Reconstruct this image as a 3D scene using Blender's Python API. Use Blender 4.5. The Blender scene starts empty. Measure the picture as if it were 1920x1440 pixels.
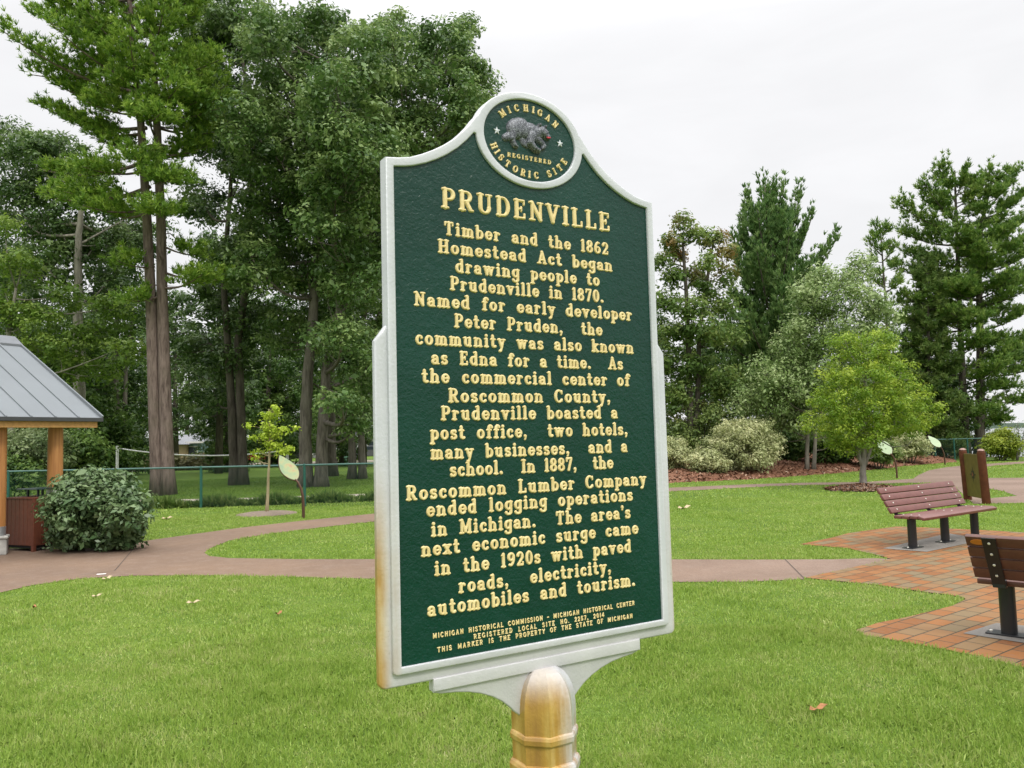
import bpy, bmesh, math, random
import numpy as np
from mathutils import Vector, Matrix, noise
from mathutils.geometry import tessellate_polygon

# ------------------------------------------------------------------ camera, light, sky
SC = bpy.context.scene
COL = SC.collection
F_PX, PITCH, ROLL, EYE = 1474.0, 0.0713, -0.0265, 1.62        # focal length in pixels of a 1920 wide frame
_cp, _sp, _cr, _sr = math.cos(PITCH), math.sin(PITCH), math.cos(ROLL), math.sin(ROLL)
CF = np.array([0, _cp, _sp]); _u = np.array([0, -_sp, _cp]); _r = np.array([1.0, 0, 0])
CR = _r*_cr + _u*_sr; CU = -_r*_sr + _u*_cr
cam = bpy.data.cameras.new('camera'); cam.sensor_width = 36.0; cam.lens = F_PX/1920*36
cam.clip_start = 0.05; cam.clip_end = 9000
camo = bpy.data.objects.new('camera', cam); COL.objects.link(camo)
camo.matrix_world = Matrix(((CR[0], CU[0], -CF[0], 0), (CR[1], CU[1], -CF[1], 0), (CR[2], CU[2], -CF[2], EYE), (0, 0, 0, 1)))
SC.camera = camo
SC.view_settings.view_transform = 'Standard'; SC.view_settings.look = 'None'
SC.view_settings.exposure = 0.0; SC.view_settings.gamma = 1.0
SC.cycles.max_bounces = 6; SC.cycles.diffuse_bounces = 3; SC.cycles.transmission_bounces = 3
SC.cycles.glossy_bounces = 2; SC.cycles.transparent_max_bounces = 6; SC.cycles.use_denoising = True

SUN_EL, SUN_AZ = math.radians(52), math.radians(150)           # azimuth clockwise from +Y: behind the camera, to the right
sun = bpy.data.lights.new('sun', 'SUN'); sun.energy = 1.5; sun.angle = math.radians(11); sun.color = (1.0, 0.95, 0.87)
suno = bpy.data.objects.new('sun', sun); COL.objects.link(suno)
_sd = Vector((math.sin(SUN_AZ)*math.cos(SUN_EL), math.cos(SUN_AZ)*math.cos(SUN_EL), math.sin(SUN_EL)))
suno.rotation_euler = _sd.to_track_quat('Z', 'Y').to_euler()

W = bpy.data.worlds.new('World'); SC.world = W; W.use_nodes = True
nt = W.node_tree; nt.nodes.clear()
def wn(t, **k):
    n = nt.nodes.new(t)
    for a, b in k.items(): setattr(n, a, b)
    return n
sky = wn('ShaderNodeTexSky', sky_type='NISHITA', sun_disc=False, sun_elevation=SUN_EL, sun_rotation=SUN_AZ)
tc = wn('ShaderNodeTexCoord'); sep = wn('ShaderNodeSeparateXYZ'); nt.links.new(tc.outputs['Generated'], sep.inputs[0])
mp = wn('ShaderNodeMapping'); mp.inputs['Scale'].default_value = (1.0, 1.0, 3.5); nt.links.new(tc.outputs['Generated'], mp.inputs[0])
nz = wn('ShaderNodeTexNoise'); nz.inputs['Scale'].default_value = 5.0; nz.inputs['Detail'].default_value = 5; nz.inputs['Distortion'].default_value = .4
nt.links.new(mp.outputs[0], nz.inputs['Vector'])
mr = wn('ShaderNodeMapRange'); mr.inputs[1].default_value = .3; mr.inputs[2].default_value = .7; mr.inputs[3].default_value = .955; mr.inputs[4].default_value = 1.03
nt.links.new(nz.outputs['Fac'], mr.inputs[0])
# an overcast sky is about three times as bright overhead as near the horizon
el = wn('ShaderNodeMapRange', interpolation_type='SMOOTHSTEP'); el.inputs[1].default_value = .42; el.inputs[2].default_value = .85; el.inputs[3].default_value = 1.0; el.inputs[4].default_value = 3.4
nt.links.new(sep.outputs[2], el.inputs[0])
mu = wn('ShaderNodeMath', operation='MULTIPLY'); nt.links.new(mr.outputs[0], mu.inputs[0]); nt.links.new(el.outputs[0], mu.inputs[1])
cl = wn('ShaderNodeVectorMath', operation='SCALE'); cl.inputs[0].default_value = (.985, .985, 1.0); nt.links.new(mu.outputs[0], cl.inputs['Scale'])
bg1 = wn('ShaderNodeBackground'); nt.links.new(cl.outputs[0], bg1.inputs[0]); bg1.inputs[1].default_value = 1.0
bg2 = wn('ShaderNodeBackground'); nt.links.new(sky.outputs[0], bg2.inputs[0]); bg2.inputs[1].default_value = 0.06
mx = wn('ShaderNodeMixShader'); mx.inputs[0].default_value = .06
nt.links.new(bg1.outputs[0], mx.inputs[1]); nt.links.new(bg2.outputs[0], mx.inputs[2])
wo = wn('ShaderNodeOutputWorld'); nt.links.new(mx.outputs[0], wo.inputs[0])

# ------------------------------------------------------------------ helpers
def ray(px, py):
    return (px-960)*CR + (720-py)*CU + F_PX*CF
def at(px, py, h=0.0):
    """ground point seen at a pixel of the 1920 x 1440 photograph"""
    v = ray(px, py); t = (h-EYE)/v[2]; return (v[0]*t, v[1]*t)
def P(px, py, d):
    """point at distance d (along +Y) seen at a pixel"""
    v = ray(px, py); t = d/v[1]; return np.array([v[0]*t, v[1]*t, EYE+v[2]*t])
def mpp(d): return d/F_PX                                          # metres per photo pixel at distance d

def tag(o, label=None, cat=None, group=None, kind=None):
    if label: o['label'] = label
    if cat: o['category'] = cat
    if group: o['group'] = group
    if kind: o['kind'] = kind
    return o
def empty(name, loc, label, cat, rz=0, group=None):
    o = bpy.data.objects.new(name, None); COL.objects.link(o); o.location = loc; o.rotation_euler = (0, 0, rz)
    o.empty_display_size = .2
    return tag(o, label, cat, group)
def link(name, me, mat, parent=None, smooth=False):
    o = bpy.data.objects.new(name, me); COL.objects.link(o)
    if mat: me.materials.append(mat)
    if parent: o.parent = parent
    if smooth: me.polygons.foreach_set('use_smooth', np.ones(len(me.polygons), dtype=bool))
    return o
def copy_tree(o, parent=None):
    c = o.copy(); COL.objects.link(c)
    if parent: c.parent = parent
    for ch in list(o.children): copy_tree(ch, c)
    return c
def npmesh(name, v, f, tint=None):
    """mesh from numpy arrays, all faces with the same corner count"""
    v = np.asarray(v, dtype=np.float32); f = np.asarray(f, dtype=np.int32); k = f.shape[1]
    me = bpy.data.meshes.new(name); me.vertices.add(len(v)); me.vertices.foreach_set('co', v.ravel())
    me.loops.add(f.size); me.loops.foreach_set('vertex_index', f.ravel())
    me.polygons.add(len(f)); me.polygons.foreach_set('loop_start', np.arange(0, f.size, k, dtype=np.int32))
    me.polygons.foreach_set('loop_total', np.full(len(f), k, dtype=np.int32))
    if tint is not None:
        a = me.attributes.new('tint', 'FLOAT', 'POINT'); a.data.foreach_set('value', np.asarray(tint, dtype=np.float32))
    me.update(calc_edges=True); return me
class MB:
    def __init__(s): s.v = []; s.f = []
    def add(s, vs, fs):
        n = len(s.v); s.v += [tuple(p) for p in vs]; s.f += [tuple(i+n for i in q) for q in fs]; return s
    def box(s, c, d, rz=0, M=None, bev=0):
        x, y, z = d[0]/2, d[1]/2, d[2]/2
        if bev:
            b = min(bev, x*.45, y*.45, z*.45); vs = []; bm = bmesh.new(); bmesh.ops.create_cube(bm, size=1)
            for q in bm.verts: q.co = Vector((q.co.x*d[0], q.co.y*d[1], q.co.z*d[2]))
            bmesh.ops.bevel(bm, geom=bm.edges[:], offset=b, segments=2, affect='EDGES', profile=.5)
            bm.verts.index_update(); vs = [v.co.copy() for v in bm.verts]; fs = [[v.index for v in f.verts] for f in bm.faces]; bm.free()
        else:
            vs = [Vector((a*x, b*y, e*z)) for e in (-1, 1) for a, b in ((-1, -1), (1, -1), (1, 1), (-1, 1))]
            fs = [(3, 2, 1, 0), (4, 5, 6, 7), (0, 1, 5, 4), (1, 2, 6, 5), (2, 3, 7, 6), (3, 0, 4, 7)]
        R = M if M is not None else Matrix.Rotation(rz, 3, 'Z')
        return s.add([R @ v + Vector(c) for v in vs], fs)
    def tube(s, pts, rad, n=8, cap=True, sq=None):
        pts = [Vector(p) for p in pts]; rings = []
        if not hasattr(rad, '__len__'): rad = [rad]*len(pts)
        ref = Vector((0.13, 1, 0.07)).normalized()
        for i, p in enumerate(pts):
            t = (pts[min(i+1, len(pts)-1)] - pts[max(i-1, 0)]); t = t.normalized() if t.length > 1e-9 else Vector((0, 0, 1))
            a = t.cross(ref)
            if a.length < .1: a = t.cross(Vector((1, 0, 0)))
            a.normalize(); b = t.cross(a)
            rings.append([p + (a*math.cos(2*math.pi*k/n) + b*math.sin(2*math.pi*k/n))*rad[i] for k in range(n)])
        vs = [q for r in rings for q in r]; fs = []
        for i in range(len(pts)-1):
            for k in range(n): fs.append((i*n+k, i*n+(k+1) % n, (i+1)*n+(k+1) % n, (i+1)*n+k))
        if cap: fs.append(tuple(range(n-1, -1, -1))); fs.append(tuple((len(pts)-1)*n+k for k in range(n)))
        return s.add(vs, fs)
    def lathe(s, c, prof, n=16, rot=0):
        vs = []; fs = []
        for r, z in prof: vs += [(c[0]+r*math.cos(2*math.pi*k/n+rot), c[1]+r*math.sin(2*math.pi*k/n+rot), c[2]+z) for k in range(n)]
        for i in range(len(prof)-1):
            for k in range(n): fs.append((i*n+k, i*n+(k+1) % n, (i+1)*n+(k+1) % n, (i+1)*n+k))
        fs.append(tuple(range(n-1, -1, -1))); fs.append(tuple((len(prof)-1)*n+k for k in range(n)))
        return s.add(vs, fs)
    def prism(s, poly, z0, z1, M=None):
        """polygon (list of 2D points) extruded from z0 to z1; M maps (x, y, z) to space"""
        n = len(poly); A = sum(poly[i][0]*poly[(i+1) % n][1]-poly[(i+1) % n][0]*poly[i][1] for i in range(n))
        if A < 0: poly = poly[::-1]
        vs = [Vector((x, y, z0)) for x, y in poly] + [Vector((x, y, z1)) for x, y in poly]
        if M is not None: vs = [M @ v for v in vs]
        tr = tessellate_polygon([[Vector((x, y, 0)) for x, y in poly]])
        fs = []
        for t in tr:
            a, b, c = [poly[i] for i in t]
            if (b[0]-a[0])*(c[1]-a[1])-(b[1]-a[1])*(c[0]-a[0]) < 0: t = t[::-1]
            fs.append(tuple(i+n for i in t)); fs.append(tuple(t[::-1]))
        fs += [(i, (i+1) % n, (i+1) % n+n, i+n) for i in range(n)]
        return s.add(vs, fs)
    def mesh(s, name):
        me = bpy.data.meshes.new(name); me.from_pydata([tuple(v) for v in s.v], [], s.f); me.update(); return me
    def build(s, name, mat, parent=None, smooth=False, bevel=0, angle=None):
        o = link(name, s.mesh(name), mat, parent, smooth)
        if bevel:
            m = o.modifiers.new('bevel', 'BEVEL'); m.width = bevel; m.segments = 2; m.limit_method = 'ANGLE'
        if angle is not None:
            bm = bmesh.new(); bm.from_mesh(o.data)
            for e in bm.edges:
                e.smooth = not (len(e.link_faces) == 2 and e.calc_face_angle(0) > angle)
            for f in bm.faces: f.smooth = True
            bm.to_mesh(o.data); bm.free()
        return o
def arr(poly): return np.array(poly, dtype=float)
def inside(poly, x, y):
    r = np.zeros(len(x), dtype=bool); n = len(poly)
    for i in range(n):
        (x0, y0), (x1, y1) = poly[i], poly[(i+1) % n]
        if y0 == y1: continue
        c = ((y0 > y) != (y1 > y)) & (x < (x1-x0)*(y-y0)/(y1-y0)+x0)
        r ^= c
    return r
def smooth_poly(pts, it=2):
    """Chaikin corner cutting of an open pixel line"""
    for _ in range(it):
        q = [pts[0]]
        for a, b in zip(pts[:-1], pts[1:]):
            q += [(a[0]*.75+b[0]*.25, a[1]*.75+b[1]*.25), (a[0]*.25+b[0]*.75, a[1]*.25+b[1]*.75)]
        pts = q + [pts[-1]]
    return pts

# ------------------------------------------------------------------ materials
class NT:
    def __init__(s, name):
        s.m = bpy.data.materials.new(name); s.m.use_nodes = True; s.t = s.m.node_tree; s.t.nodes.clear()
        s.out = s.n('ShaderNodeOutputMaterial')
    def n(s, t, **k):
        q = s.t.nodes.new(t)
        for a, b in k.items(): setattr(q, a, b)
        return q
    def l(s, a, b): s.t.links.new(a, b)
    def pos(s, world=True):
        return s.n('ShaderNodeNewGeometry').outputs['Position'] if world else s.n('ShaderNodeTexCoord').outputs['Object']
    def mapv(s, v, scale=(1, 1, 1), rot=(0, 0, 0), loc=(0, 0, 0)):
        q = s.n('ShaderNodeMapping'); q.inputs['Scale'].default_value = scale; q.inputs['Rotation'].default_value = rot; q.inputs['Location'].default_value = loc
        s.l(v, q.inputs[0]); return q.outputs[0]
    def noise(s, v, scale, detail=4, rough=.55, dist=0):
        q = s.n('ShaderNodeTexNoise'); q.inputs['Scale'].default_value = scale; q.inputs['Detail'].default_value = detail
        q.inputs['Roughness'].default_value = rough; q.inputs['Distortion'].default_value = dist
        s.l(v, q.inputs['Vector']); return q.outputs['Fac']
    def ramp(s, f, stops):
        q = s.n('ShaderNodeValToRGB'); e = q.color_ramp.elements
        while len(e) < len(stops): e.new(.5)
        for a, (p, c) in zip(e, stops): a.position = p; a.color = (*c, 1) if len(c) == 3 else c
        s.l(f, q.inputs[0]); return q.outputs[0]
    def rng(s, f, a, b, c=0., d=1., smooth=True):
        q = s.n('ShaderNodeMapRange', interpolation_type='SMOOTHSTEP' if smooth else 'LINEAR')
        for i, x in enumerate((a, b, c, d)): q.inputs[i+1].default_value = x
        s.l(f, q.inputs[0]); return q.outputs[0]
    def math(s, op, a, b=0.):
        q = s.n('ShaderNodeMath', operation=op)
        for i, x in enumerate((a, b)):
            if isinstance(x, (int, float)): q.inputs[i].default_value = x
            else: s.l(x, q.inputs[i])
        return q.outputs[0]
    def mix(s, f, a, b, mode='MIX'):
        q = s.n('ShaderNodeMix', data_type='RGBA', blend_type=mode)
        for i, x in ((0, f), (6, a), (7, b)):
            if isinstance(x, (int, float)): q.inputs[i].default_value = x
            elif isinstance(x, tuple): q.inputs[i].default_value = (*x, 1)
            else: s.l(x, q.inputs[i])
        return q.outputs[2]
    def sep(s, v):
        q = s.n('ShaderNodeSeparateXYZ'); s.l(v, q.inputs[0]); return q.outputs
    def bump(s, h, strength=.3, dist=.01):
        q = s.n('ShaderNodeBump'); q.inputs['Strength'].default_value = strength; q.inputs['Distance'].default_value = dist
        s.l(h, q.inputs['Height']); return q.outputs[0]
    def bsdf(s, col, rough=.6, metal=0, bump=None, spec=.5, coat=0):
        q = s.n('ShaderNodeBsdfPrincipled')
        for k, x in (('Base Color', col), ('Roughness', rough), ('Metallic', metal), ('Specular IOR Level', spec), ('Coat Weight', coat)):
            if isinstance(x, (int, float)): q.inputs[k].default_value = x
            elif isinstance(x, tuple): q.inputs[k].default_value = (*x, 1)
            else: s.l(x, q.inputs[k])
        if bump is not None: s.l(bump, q.inputs['Normal'])
        s.l(q.outputs[0], s.out.inputs[0]); return q
def attr(m, name='tint'):
    return m.n('ShaderNodeAttribute', attribute_name=name).outputs['Fac']

def mat_simple(name, col, rough=.6, metal=0, var=.12, scale=8, bump=0, bscale=60, spec=.5):
    m = NT(name); p = m.pos(); f = m.noise(p, scale)
    c = m.ramp(f, [(.25, tuple(x*(1-var) for x in col)), (.75, tuple(min(1, x*(1+var)) for x in col))])
    b = m.bump(m.noise(p, bscale, 3), bump, .01) if bump else None
    m.bsdf(c, rough, metal, b, spec); return m.m
def mat_leaf(name, dark, mid, light, rough=.5, trans=.3, scale=.55, red=None):
    m = NT(name); p = m.pos(); t = attr(m)
    f = m.math('ADD', m.math('MULTIPLY', t, .75), m.math('MULTIPLY', m.noise(p, scale, 2), .35))
    c = m.ramp(f, [(.12, dark), (.5, mid), (.95, light)])
    if red: # a share of the leaves has turned
        z = m.sep(p)[2]
        k = m.math('ADD', m.math('MULTIPLY', m.noise(p, .55, 2), 1.), m.math('MULTIPLY', m.rng(z, red[1], red[2]), .5))
        c = m.mix(m.rng(k, .90, 1.16, 0, .7), c, red[0])
    d = m.n('ShaderNodeBsdfPrincipled'); m.l(c, d.inputs['Base Color']); d.inputs['Roughness'].default_value = rough; d.inputs['Specular IOR Level'].default_value = .35
    tr = m.n('ShaderNodeBsdfTranslucent'); m.l(c, tr.inputs[0])
    x = m.n('ShaderNodeMixShader'); x.inputs[0].default_value = trans
    m.l(d.outputs[0], x.inputs[1]); m.l(tr.outputs[0], x.inputs[2]); m.l(x.outputs[0], m.out.inputs[0]); return m.m
def mat_bark(name, dark, light, scale=9):
    m = NT(name); p = m.mapv(m.pos(), (1, 1, .18)); f = m.noise(p, scale, 6, .65, .3)
    g = m.noise(m.pos(), 1.3, 3)
    c = m.mix(m.rng(g, .45, .75, 0, .45), m.ramp(f, [(.32, dark), (.62, light)]), tuple(x*.6 + y for x, y in zip(light, (.01, .02, 0))))
    m.bsdf(c, .9, 0, m.bump(f, .9, .05), .2); return m.m

# ------------------------------------------------------------------ ground
def mat_lawn():
    m = NT('lawn'); p = m.pos()
    a = m.noise(p, .35, 3); b = m.noise(p, 2.2, 4, .6, .4); c = m.noise(p, 60, 3, .7)
    col = m.ramp(m.math('ADD', m.math('MULTIPLY', a, .45), m.math('MULTIPLY', b, .55)), [(.33, (.085, .15, .022)), (.5, (.135, .215, .032)), (.68, (.19, .26, .045))])
    col = m.mix(m.rng(c, .3, .7, 0, .5), col, (.04, .075, .014))
    m.bsdf(col, .9, 0, m.bump(c, .8, .03), .15); return m.m
def mat_path():
    m = NT('path_concrete'); p = m.pos()
    a = m.noise(p, .5, 4); b = m.noise(p, 260, 2, .7); c = m.noise(p, 5, 5, .65)
    x = m.rng(m.sep(p)[0], -2, 6)
    base = m.mix(x, (.225, .150, .100), (.265, .188, .148))
    col = m.mix(m.rng(a, .3, .7, 0, .75), base, (.16, .11, .08))
    col = m.mix(m.rng(c, .42, .75, 0, .35), col, (.30, .235, .19))
    v = m.n('ShaderNodeTexVoronoi'); v.inputs['Scale'].default_value = 75; m.l(p, v.inputs['Vector'])
    col = m.mix(m.rng(v.outputs['Color'], .0, 1., 0, .45), col, (.12, .08, .06))
    m.bsdf(col, .85, 0, m.bump(b, .4, .004), .25); return m.m
def mat_pavers(rot):
    m = NT('pavers'); p = m.mapv(m.pos(), (1, 1, 1), (0, 0, rot))
    br = m.n('ShaderNodeTexBrick', offset=.5, offset_frequency=2); m.l(p, br.inputs['Vector'])
    br.inputs['Scale'].default_value = 1.0; br.inputs['Brick Width'].default_value = .235; br.inputs['Row Height'].default_value = .160
    br.inputs['Mortar Size'].default_value = .007; br.inputs['Mortar Smooth'].default_value = .3
    br.inputs['Color1'].default_value = (0, 0, 0, 1); br.inputs['Color2'].default_value = (1, 1, 1, 1); br.inputs['Mortar'].default_value = (.5, .5, .5, 1); br.inputs['Bias'].default_value = 0
    big = m.noise(m.pos(), .55, 2)
    f = m.math('ADD', m.math('MULTIPLY', br.outputs['Color'], .72), m.math('MULTIPLY', big, .42))
    col = m.ramp(f, [(.20, (.19, .078, .028)), (.46, (.255, .108, .036)), (.64, (.25, .122, .048)), (.74, (.20, .128, .062)), (.92, (.175, .135, .075))])
    col = m.mix(m.rng(m.noise(m.pos(), 30, 4), .4, .75, 0, .35), col, (.2, .13, .09))
    col = m.mix(br.outputs['Fac'], col, (.055, .05, .035))
    h = m.math('ADD', m.math('MULTIPLY', br.outputs['Fac'], -1.), m.math('MULTIPLY', m.noise(m.pos(), 120, 3), .15))
    m.bsdf(col, .75, 0, m.bump(h, .6, .006), .15); return m.m
M = {}
M['lawn'] = mat_lawn(); M['path'] = mat_path()
M['pad'] = mat_simple('pad_concrete', (.20, .185, .165), .85, 0, .18, 3, .3, 120, .25)
M['gravel'] = mat_simple('gravel', (.42, .37, .31), .95, 0, .35, 40, .8, 60, .1)
M['road'] = mat_simple('road_asphalt', (.26, .23, .18), .9, 0, .2, 2, .3, 50, .2)

def axis(lo, hi, n, c=0., k=3.):
    t = np.linspace(-1, 1, n); s = np.sinh(t*k)/math.sinh(k)
    return np.where(s < 0, c+s*(c-lo), c+s*(hi-c))
def smst(x): x = np.clip(x, 0, 1); return x*x*(3-2*x)
def ground_z(x, y):
    shore = smst((x*.6+y*.8-52)/7.) * smst((x-8-.12*y)/8.)
    return -2.2*shore
gx = axis(-4000, 4000, 150, 5, 6); gy = axis(-400, 6500, 170, 25, 6)
GX, GY = np.meshgrid(gx, gy); gv = np.stack([GX.ravel(), GY.ravel(), ground_z(GX.ravel(), GY.ravel())], -1)
nx = len(gx); ii = np.arange(len(gy)-1)[:, None]*nx+np.arange(nx-1)[None]; ii = ii.ravel()
g = link('ground', npmesh('ground', gv, np.stack([ii, ii+1, ii+nx+1, ii+nx], -1)), M['lawn'], None, True); tag(g, kind='structure')

def sheet(name, poly, z, mat, label=None):
    bm = bmesh.new(); vs = [bm.verts.new((x, y, z)) for x, y in poly]
    for t in tessellate_polygon([[Vector((x, y, 0)) for x, y in poly]]): bm.faces.new([vs[i] for i in t])
    bmesh.ops.recalc_face_normals(bm, faces=bm.faces)
    if bm.faces[0].normal.z < 0: bmesh.ops.reverse_faces(bm, faces=bm.faces)
    me = bpy.data.meshes.new(name); bm.to_mesh(me); bm.free()
    o = link(name, me, mat); tag(o, label, kind='structure'); return o
G = lambda pts: [at(*p) for p in pts]
island = [(383, 1037), (397, 1027), (430, 1014), (500, 1002), (600, 989.5), (700, 978.5), (850, 965), (1000, 952), (1150, 937), (1262, 921.5), (1400, 914), (1500, 910), (1625, 908), (1700, 905.5), (1770, 905), (1795, 917), (1812, 934), (1826, 945), (1860, 946), (1925, 945),
          (1925, 999.6), (1844, 995), (1735, 990), (1681, 988), (1591, 1000.6), (1500, 1022), (1540, 1027), (1591, 1029.5), (1640, 1037), (1660, 1045), (1640, 1047.5), (1555, 1049.5), (1400, 1050), (1265, 1049.5), (1100, 1049), (900, 1049), (700, 1049), (560, 1049), (430, 1047), (392, 1043)]
lower = [(-60, 1122), (0, 1112), (60, 1098), (150, 1085.5), (250, 1080), (400, 1079.5), (560, 1083), (700, 1086), (900, 1089), (1100, 1091), (1265, 1092), (1400, 1091.5), (1508, 1087)]
upper = [(-260, 1020), (0, 1028), (60, 1030), (200, 1031), (262, 1016), (340, 1005), (450, 990), (560, 977.5), (700, 963.5), (850, 951), (1000, 939), (1150, 925), (1262, 914.5), (1400, 908.5), (1500, 905.5), (1625, 904), (1679, 900), (1712, 898), (1722, 891), (1742, 882), (1776, 876), (1795, 874.2), (1846, 870.2), (1930, 864.6)]
lawn_ne = [(1846, 875.2), (1930, 868.5), (1930, 896), (1846, 896.5), (1820, 890), (1822, 880)]
tri_e = [(1838, 914), (1850, 915.5), (1880, 921), (1907, 930), (1880, 932.5), (1850, 935.3), (1836, 928)]
# the path: everything between the upper and the lower outline; the lawn islands lie inside it as holes
path_outer = upper + [(1930, 945), (1860, 946), (1826, 945), (1700, 1000), (1670, 1049), (1508, 1087)] + lower[::-1][1:] + [(-260, 1140)]
pg = G(path_outer)
def sheet_holes(name, outer, holes, z, mat):
    loops = [[Vector((x, y, 0)) for x, y in L] for L in [outer]+holes]
    allv = [v for L in loops for v in L]; bm = bmesh.new(); vs = [bm.verts.new((v.x, v.y, z)) for v in allv]
    for t in tessellate_polygon(loops):
        try: bm.faces.new([vs[i] for i in t])
        except ValueError: pass
    bm.normal_update()
    for f in bm.faces:
        if f.normal.z < 0: f.normal_flip()
    me = bpy.data.meshes.new(name); bm.to_mesh(me); bm.free(); o = link(name, me, mat); tag(o, kind='structure'); return o
# two branches built as strips, so that the islands stay lawn
isl = island
low_strip = [(-260, 1020), (0, 1028), (60, 1030), (200, 1031), (262, 1016), (340, 1005), (397, 1027.5), (383, 1037), (392, 1043), (430, 1047), (560, 1049), (700, 1049), (900, 1049), (1100, 1049), (1265, 1049.5), (1400, 1050), (1555, 1049.5), (1640, 1047.5), (1670.5, 1049), (1508, 1084.5), (1508, 1087)] + lower[::-1][1:] + [(-260, 1145)]
up_strip = [(340, 1005), (450, 990), (560, 977.5), (700, 963.5), (850, 951), (1000, 939), (1150, 925), (1262, 914.5), (1400, 908.5), (1500, 905.5), (1625, 904), (1625, 908), (1500, 910), (1400, 914), (1262, 921.5), (1150, 937), (1000, 952), (850, 965), (700, 978.5), (600, 989.5), (500, 1002), (430, 1014), (397, 1027.5)]
east = [(1625, 904), (1679, 900), (1712, 898), (1722, 891), (1742, 882), (1776, 876), (1795, 874.2), (1846, 870.2), (1930, 864.6), (1930, 868.5), (1846, 875.2), (1830, 880), (1832, 890), (1846, 896.5), (1930, 896),
        (1930, 943.5), (1850, 944.5), (1826, 945), (1812, 934), (1795, 917), (1770, 905), (1700, 905.5), (1625, 908)]
o = sheet('path', G(low_strip), .006, M['path']); o['label'] = 'reddish brown concrete path crossing the lawn'
sheet('path', G(up_strip), .006, M['path'])
sheet_holes('path', G(east), [G(tri_e)], .006, M['path'])
plaza = [(1500, 1021.5), (1560, 1009), (1591, 1000.6), (1681, 988), (1735, 990), (1844, 995), (1925, 999.6), (2300, 1030), (2500, 1200), (2500, 1420), (2000, 1280),
         (1920, 1254), (1869, 1243), (1785.6, 1222.5), (1702, 1207), (1619, 1193), (1604, 1183.6), (1646.7, 1169.7), (1702, 1158.6), (1785.6, 1137.8), (1811, 1125), (1799, 1119.7), (1730, 1111), (1646.7, 1098.5), (1563, 1090), (1508, 1085), (1670.5, 1049.6), (1656, 1044.7), (1591, 1029.5)]
_a, _b = at(1508, 1084), at(1670.5, 1049)
PAVE_ROT = math.atan2(_b[1]-_a[1], _b[0]-_a[0])
M['pavers'] = mat_pavers(-PAVE_ROT)
sheet('paver_plaza', G(plaza), .010, M['pavers'])
pad1 = [(1655, 1030), (1738, 1036.5), (1850, 1013), (1778, 1001.5)]
pad2 = [(1806, 1190.6), (1869, 1171), (2060, 1190), (2040, 1228)]
sheet('bench_pad', G(pad1), .014, M['pad']); sheet('bench_pad', G(pad2), .014, M['pad'])
grav = [(-200, 952), (100, 948), (260, 946), (440, 943.5), (570, 940), (700, 936), (900, 931), (1100, 922), (1100, 911), (900, 920), (700, 925.5), (570, 930.5), (440, 934.5), (260, 938), (100, 940), (-200, 946)]
sheet('gravel_path', G(grav), .006, M['gravel'])
road = [(-160, 24), (30, 74), (30, 86), (-160, 84)]
sheet('road', [(-45, 70), (14, 70), (14, 80), (-45, 80)], .006, M['road'])
# expansion joints of the concrete
def strip2(name, a, b, w, z, mat):
    a, b = np.array(at(*a)), np.array(at(*b)); t = (b-a)/np.linalg.norm(b-a); n = np.array([-t[1], t[0]])*w/2
    return sheet(name, [tuple(a+n), tuple(b+n), tuple(b-n), tuple(a-n)], z, mat)
M['joint'] = mat_simple('joint', (.06, .045, .035), .9)
for a, b in (((1472, 1049.8), (1508, 1086)), ((150, 1079), (215, 1071)), ((215, 1071), (262, 1016))): strip2('path_joint', a, b, .012, .0095, M['joint'])

# water and the far shore
m = NT('lake_water'); w1 = m.noise(m.mapv(m.pos(), (1, .35, 1)), .9, 5, .6)
m.bsdf((.05, .07, .08), .12, 0, m.bump(w1, .25, .15), .5); M['water'] = m.m
sheet('lake', [(8, 30), (500, 20), (3600, 300), (3600, 5200), (-300, 5200), (6, 70)], -.75, M['water'])
rng = np.random.default_rng(5)
xs = np.linspace(-300, 3200, 240); hh = 11+6*np.sin(xs*.004)+5*np.sin(xs*.011+1)+rng.normal(0, .8, 240)
hv = []; hf = []
for i, (x, h) in enumerate(zip(xs, hh)): hv += [(x, 1900, -1.5), (x, 1915, h), (x, 2300, h*1.25), (x, 2600, -1.5)]
for i in range(239): hf += [(i*4+k, i*4+4+k, i*4+5+k, i*4+1+k) for k in range(3)]
tag(link('far_shore', npmesh('far_shore', hv, hf), mat_simple('far_wood', (.035, .06, .035), .9, 0, .3, .05), None, True), kind='structure')

# mulch bed: a low mound of bark chips under the shrubs
mul_px = [(1180, 915), (1262, 905.5), (1330, 902.5), (1400, 899.5), (1480, 894), (1560, 888.5), (1640, 881), (1700, 874), (1750, 869.5), (1796, 866.5), (1790, 860), (1740, 850), (1600, 846), (1400, 850), (1180, 860)]
mul = G(mul_px); mx_, my_ = arr(mul)[:, 0], arr(mul)[:, 1]
def edge_dist(poly, x, y):
    d = np.full(len(x), 1e9); n = len(poly)
    for i in range(n):
        a, b = np.array(poly[i]), np.array(poly[(i+1) % n]); t = np.clip(((x-a[0])*(b-a)[0]+(y-a[1])*(b-a)[1])/((b-a)@(b-a)), 0, 1)
        d = np.minimum(d, np.hypot(x-a[0]-t*(b-a)[0], y-a[1]-t*(b-a)[1]))
    return d
def mulch_z(x, y):
    d = np.where(inside(mul, x, y), edge_dist(mul, x, y), 0)
    return .62*(1-np.exp(-d/2.6)) + .0
bx = np.arange(mx_.min()-.3, mx_.max()+.3, .3); by = np.arange(my_.min()-.3, my_.max()+.3, .3)
BX, BY = np.meshgrid(bx, by); bxr, byr = BX.ravel(), BY.ravel()
bz = mulch_z(bxr, byr); bz = np.where(bz > 0, bz+.05*np.sin(bxr*1.7+byr)*np.clip(bz*4, 0, 1)+.012, -.08)
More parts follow.
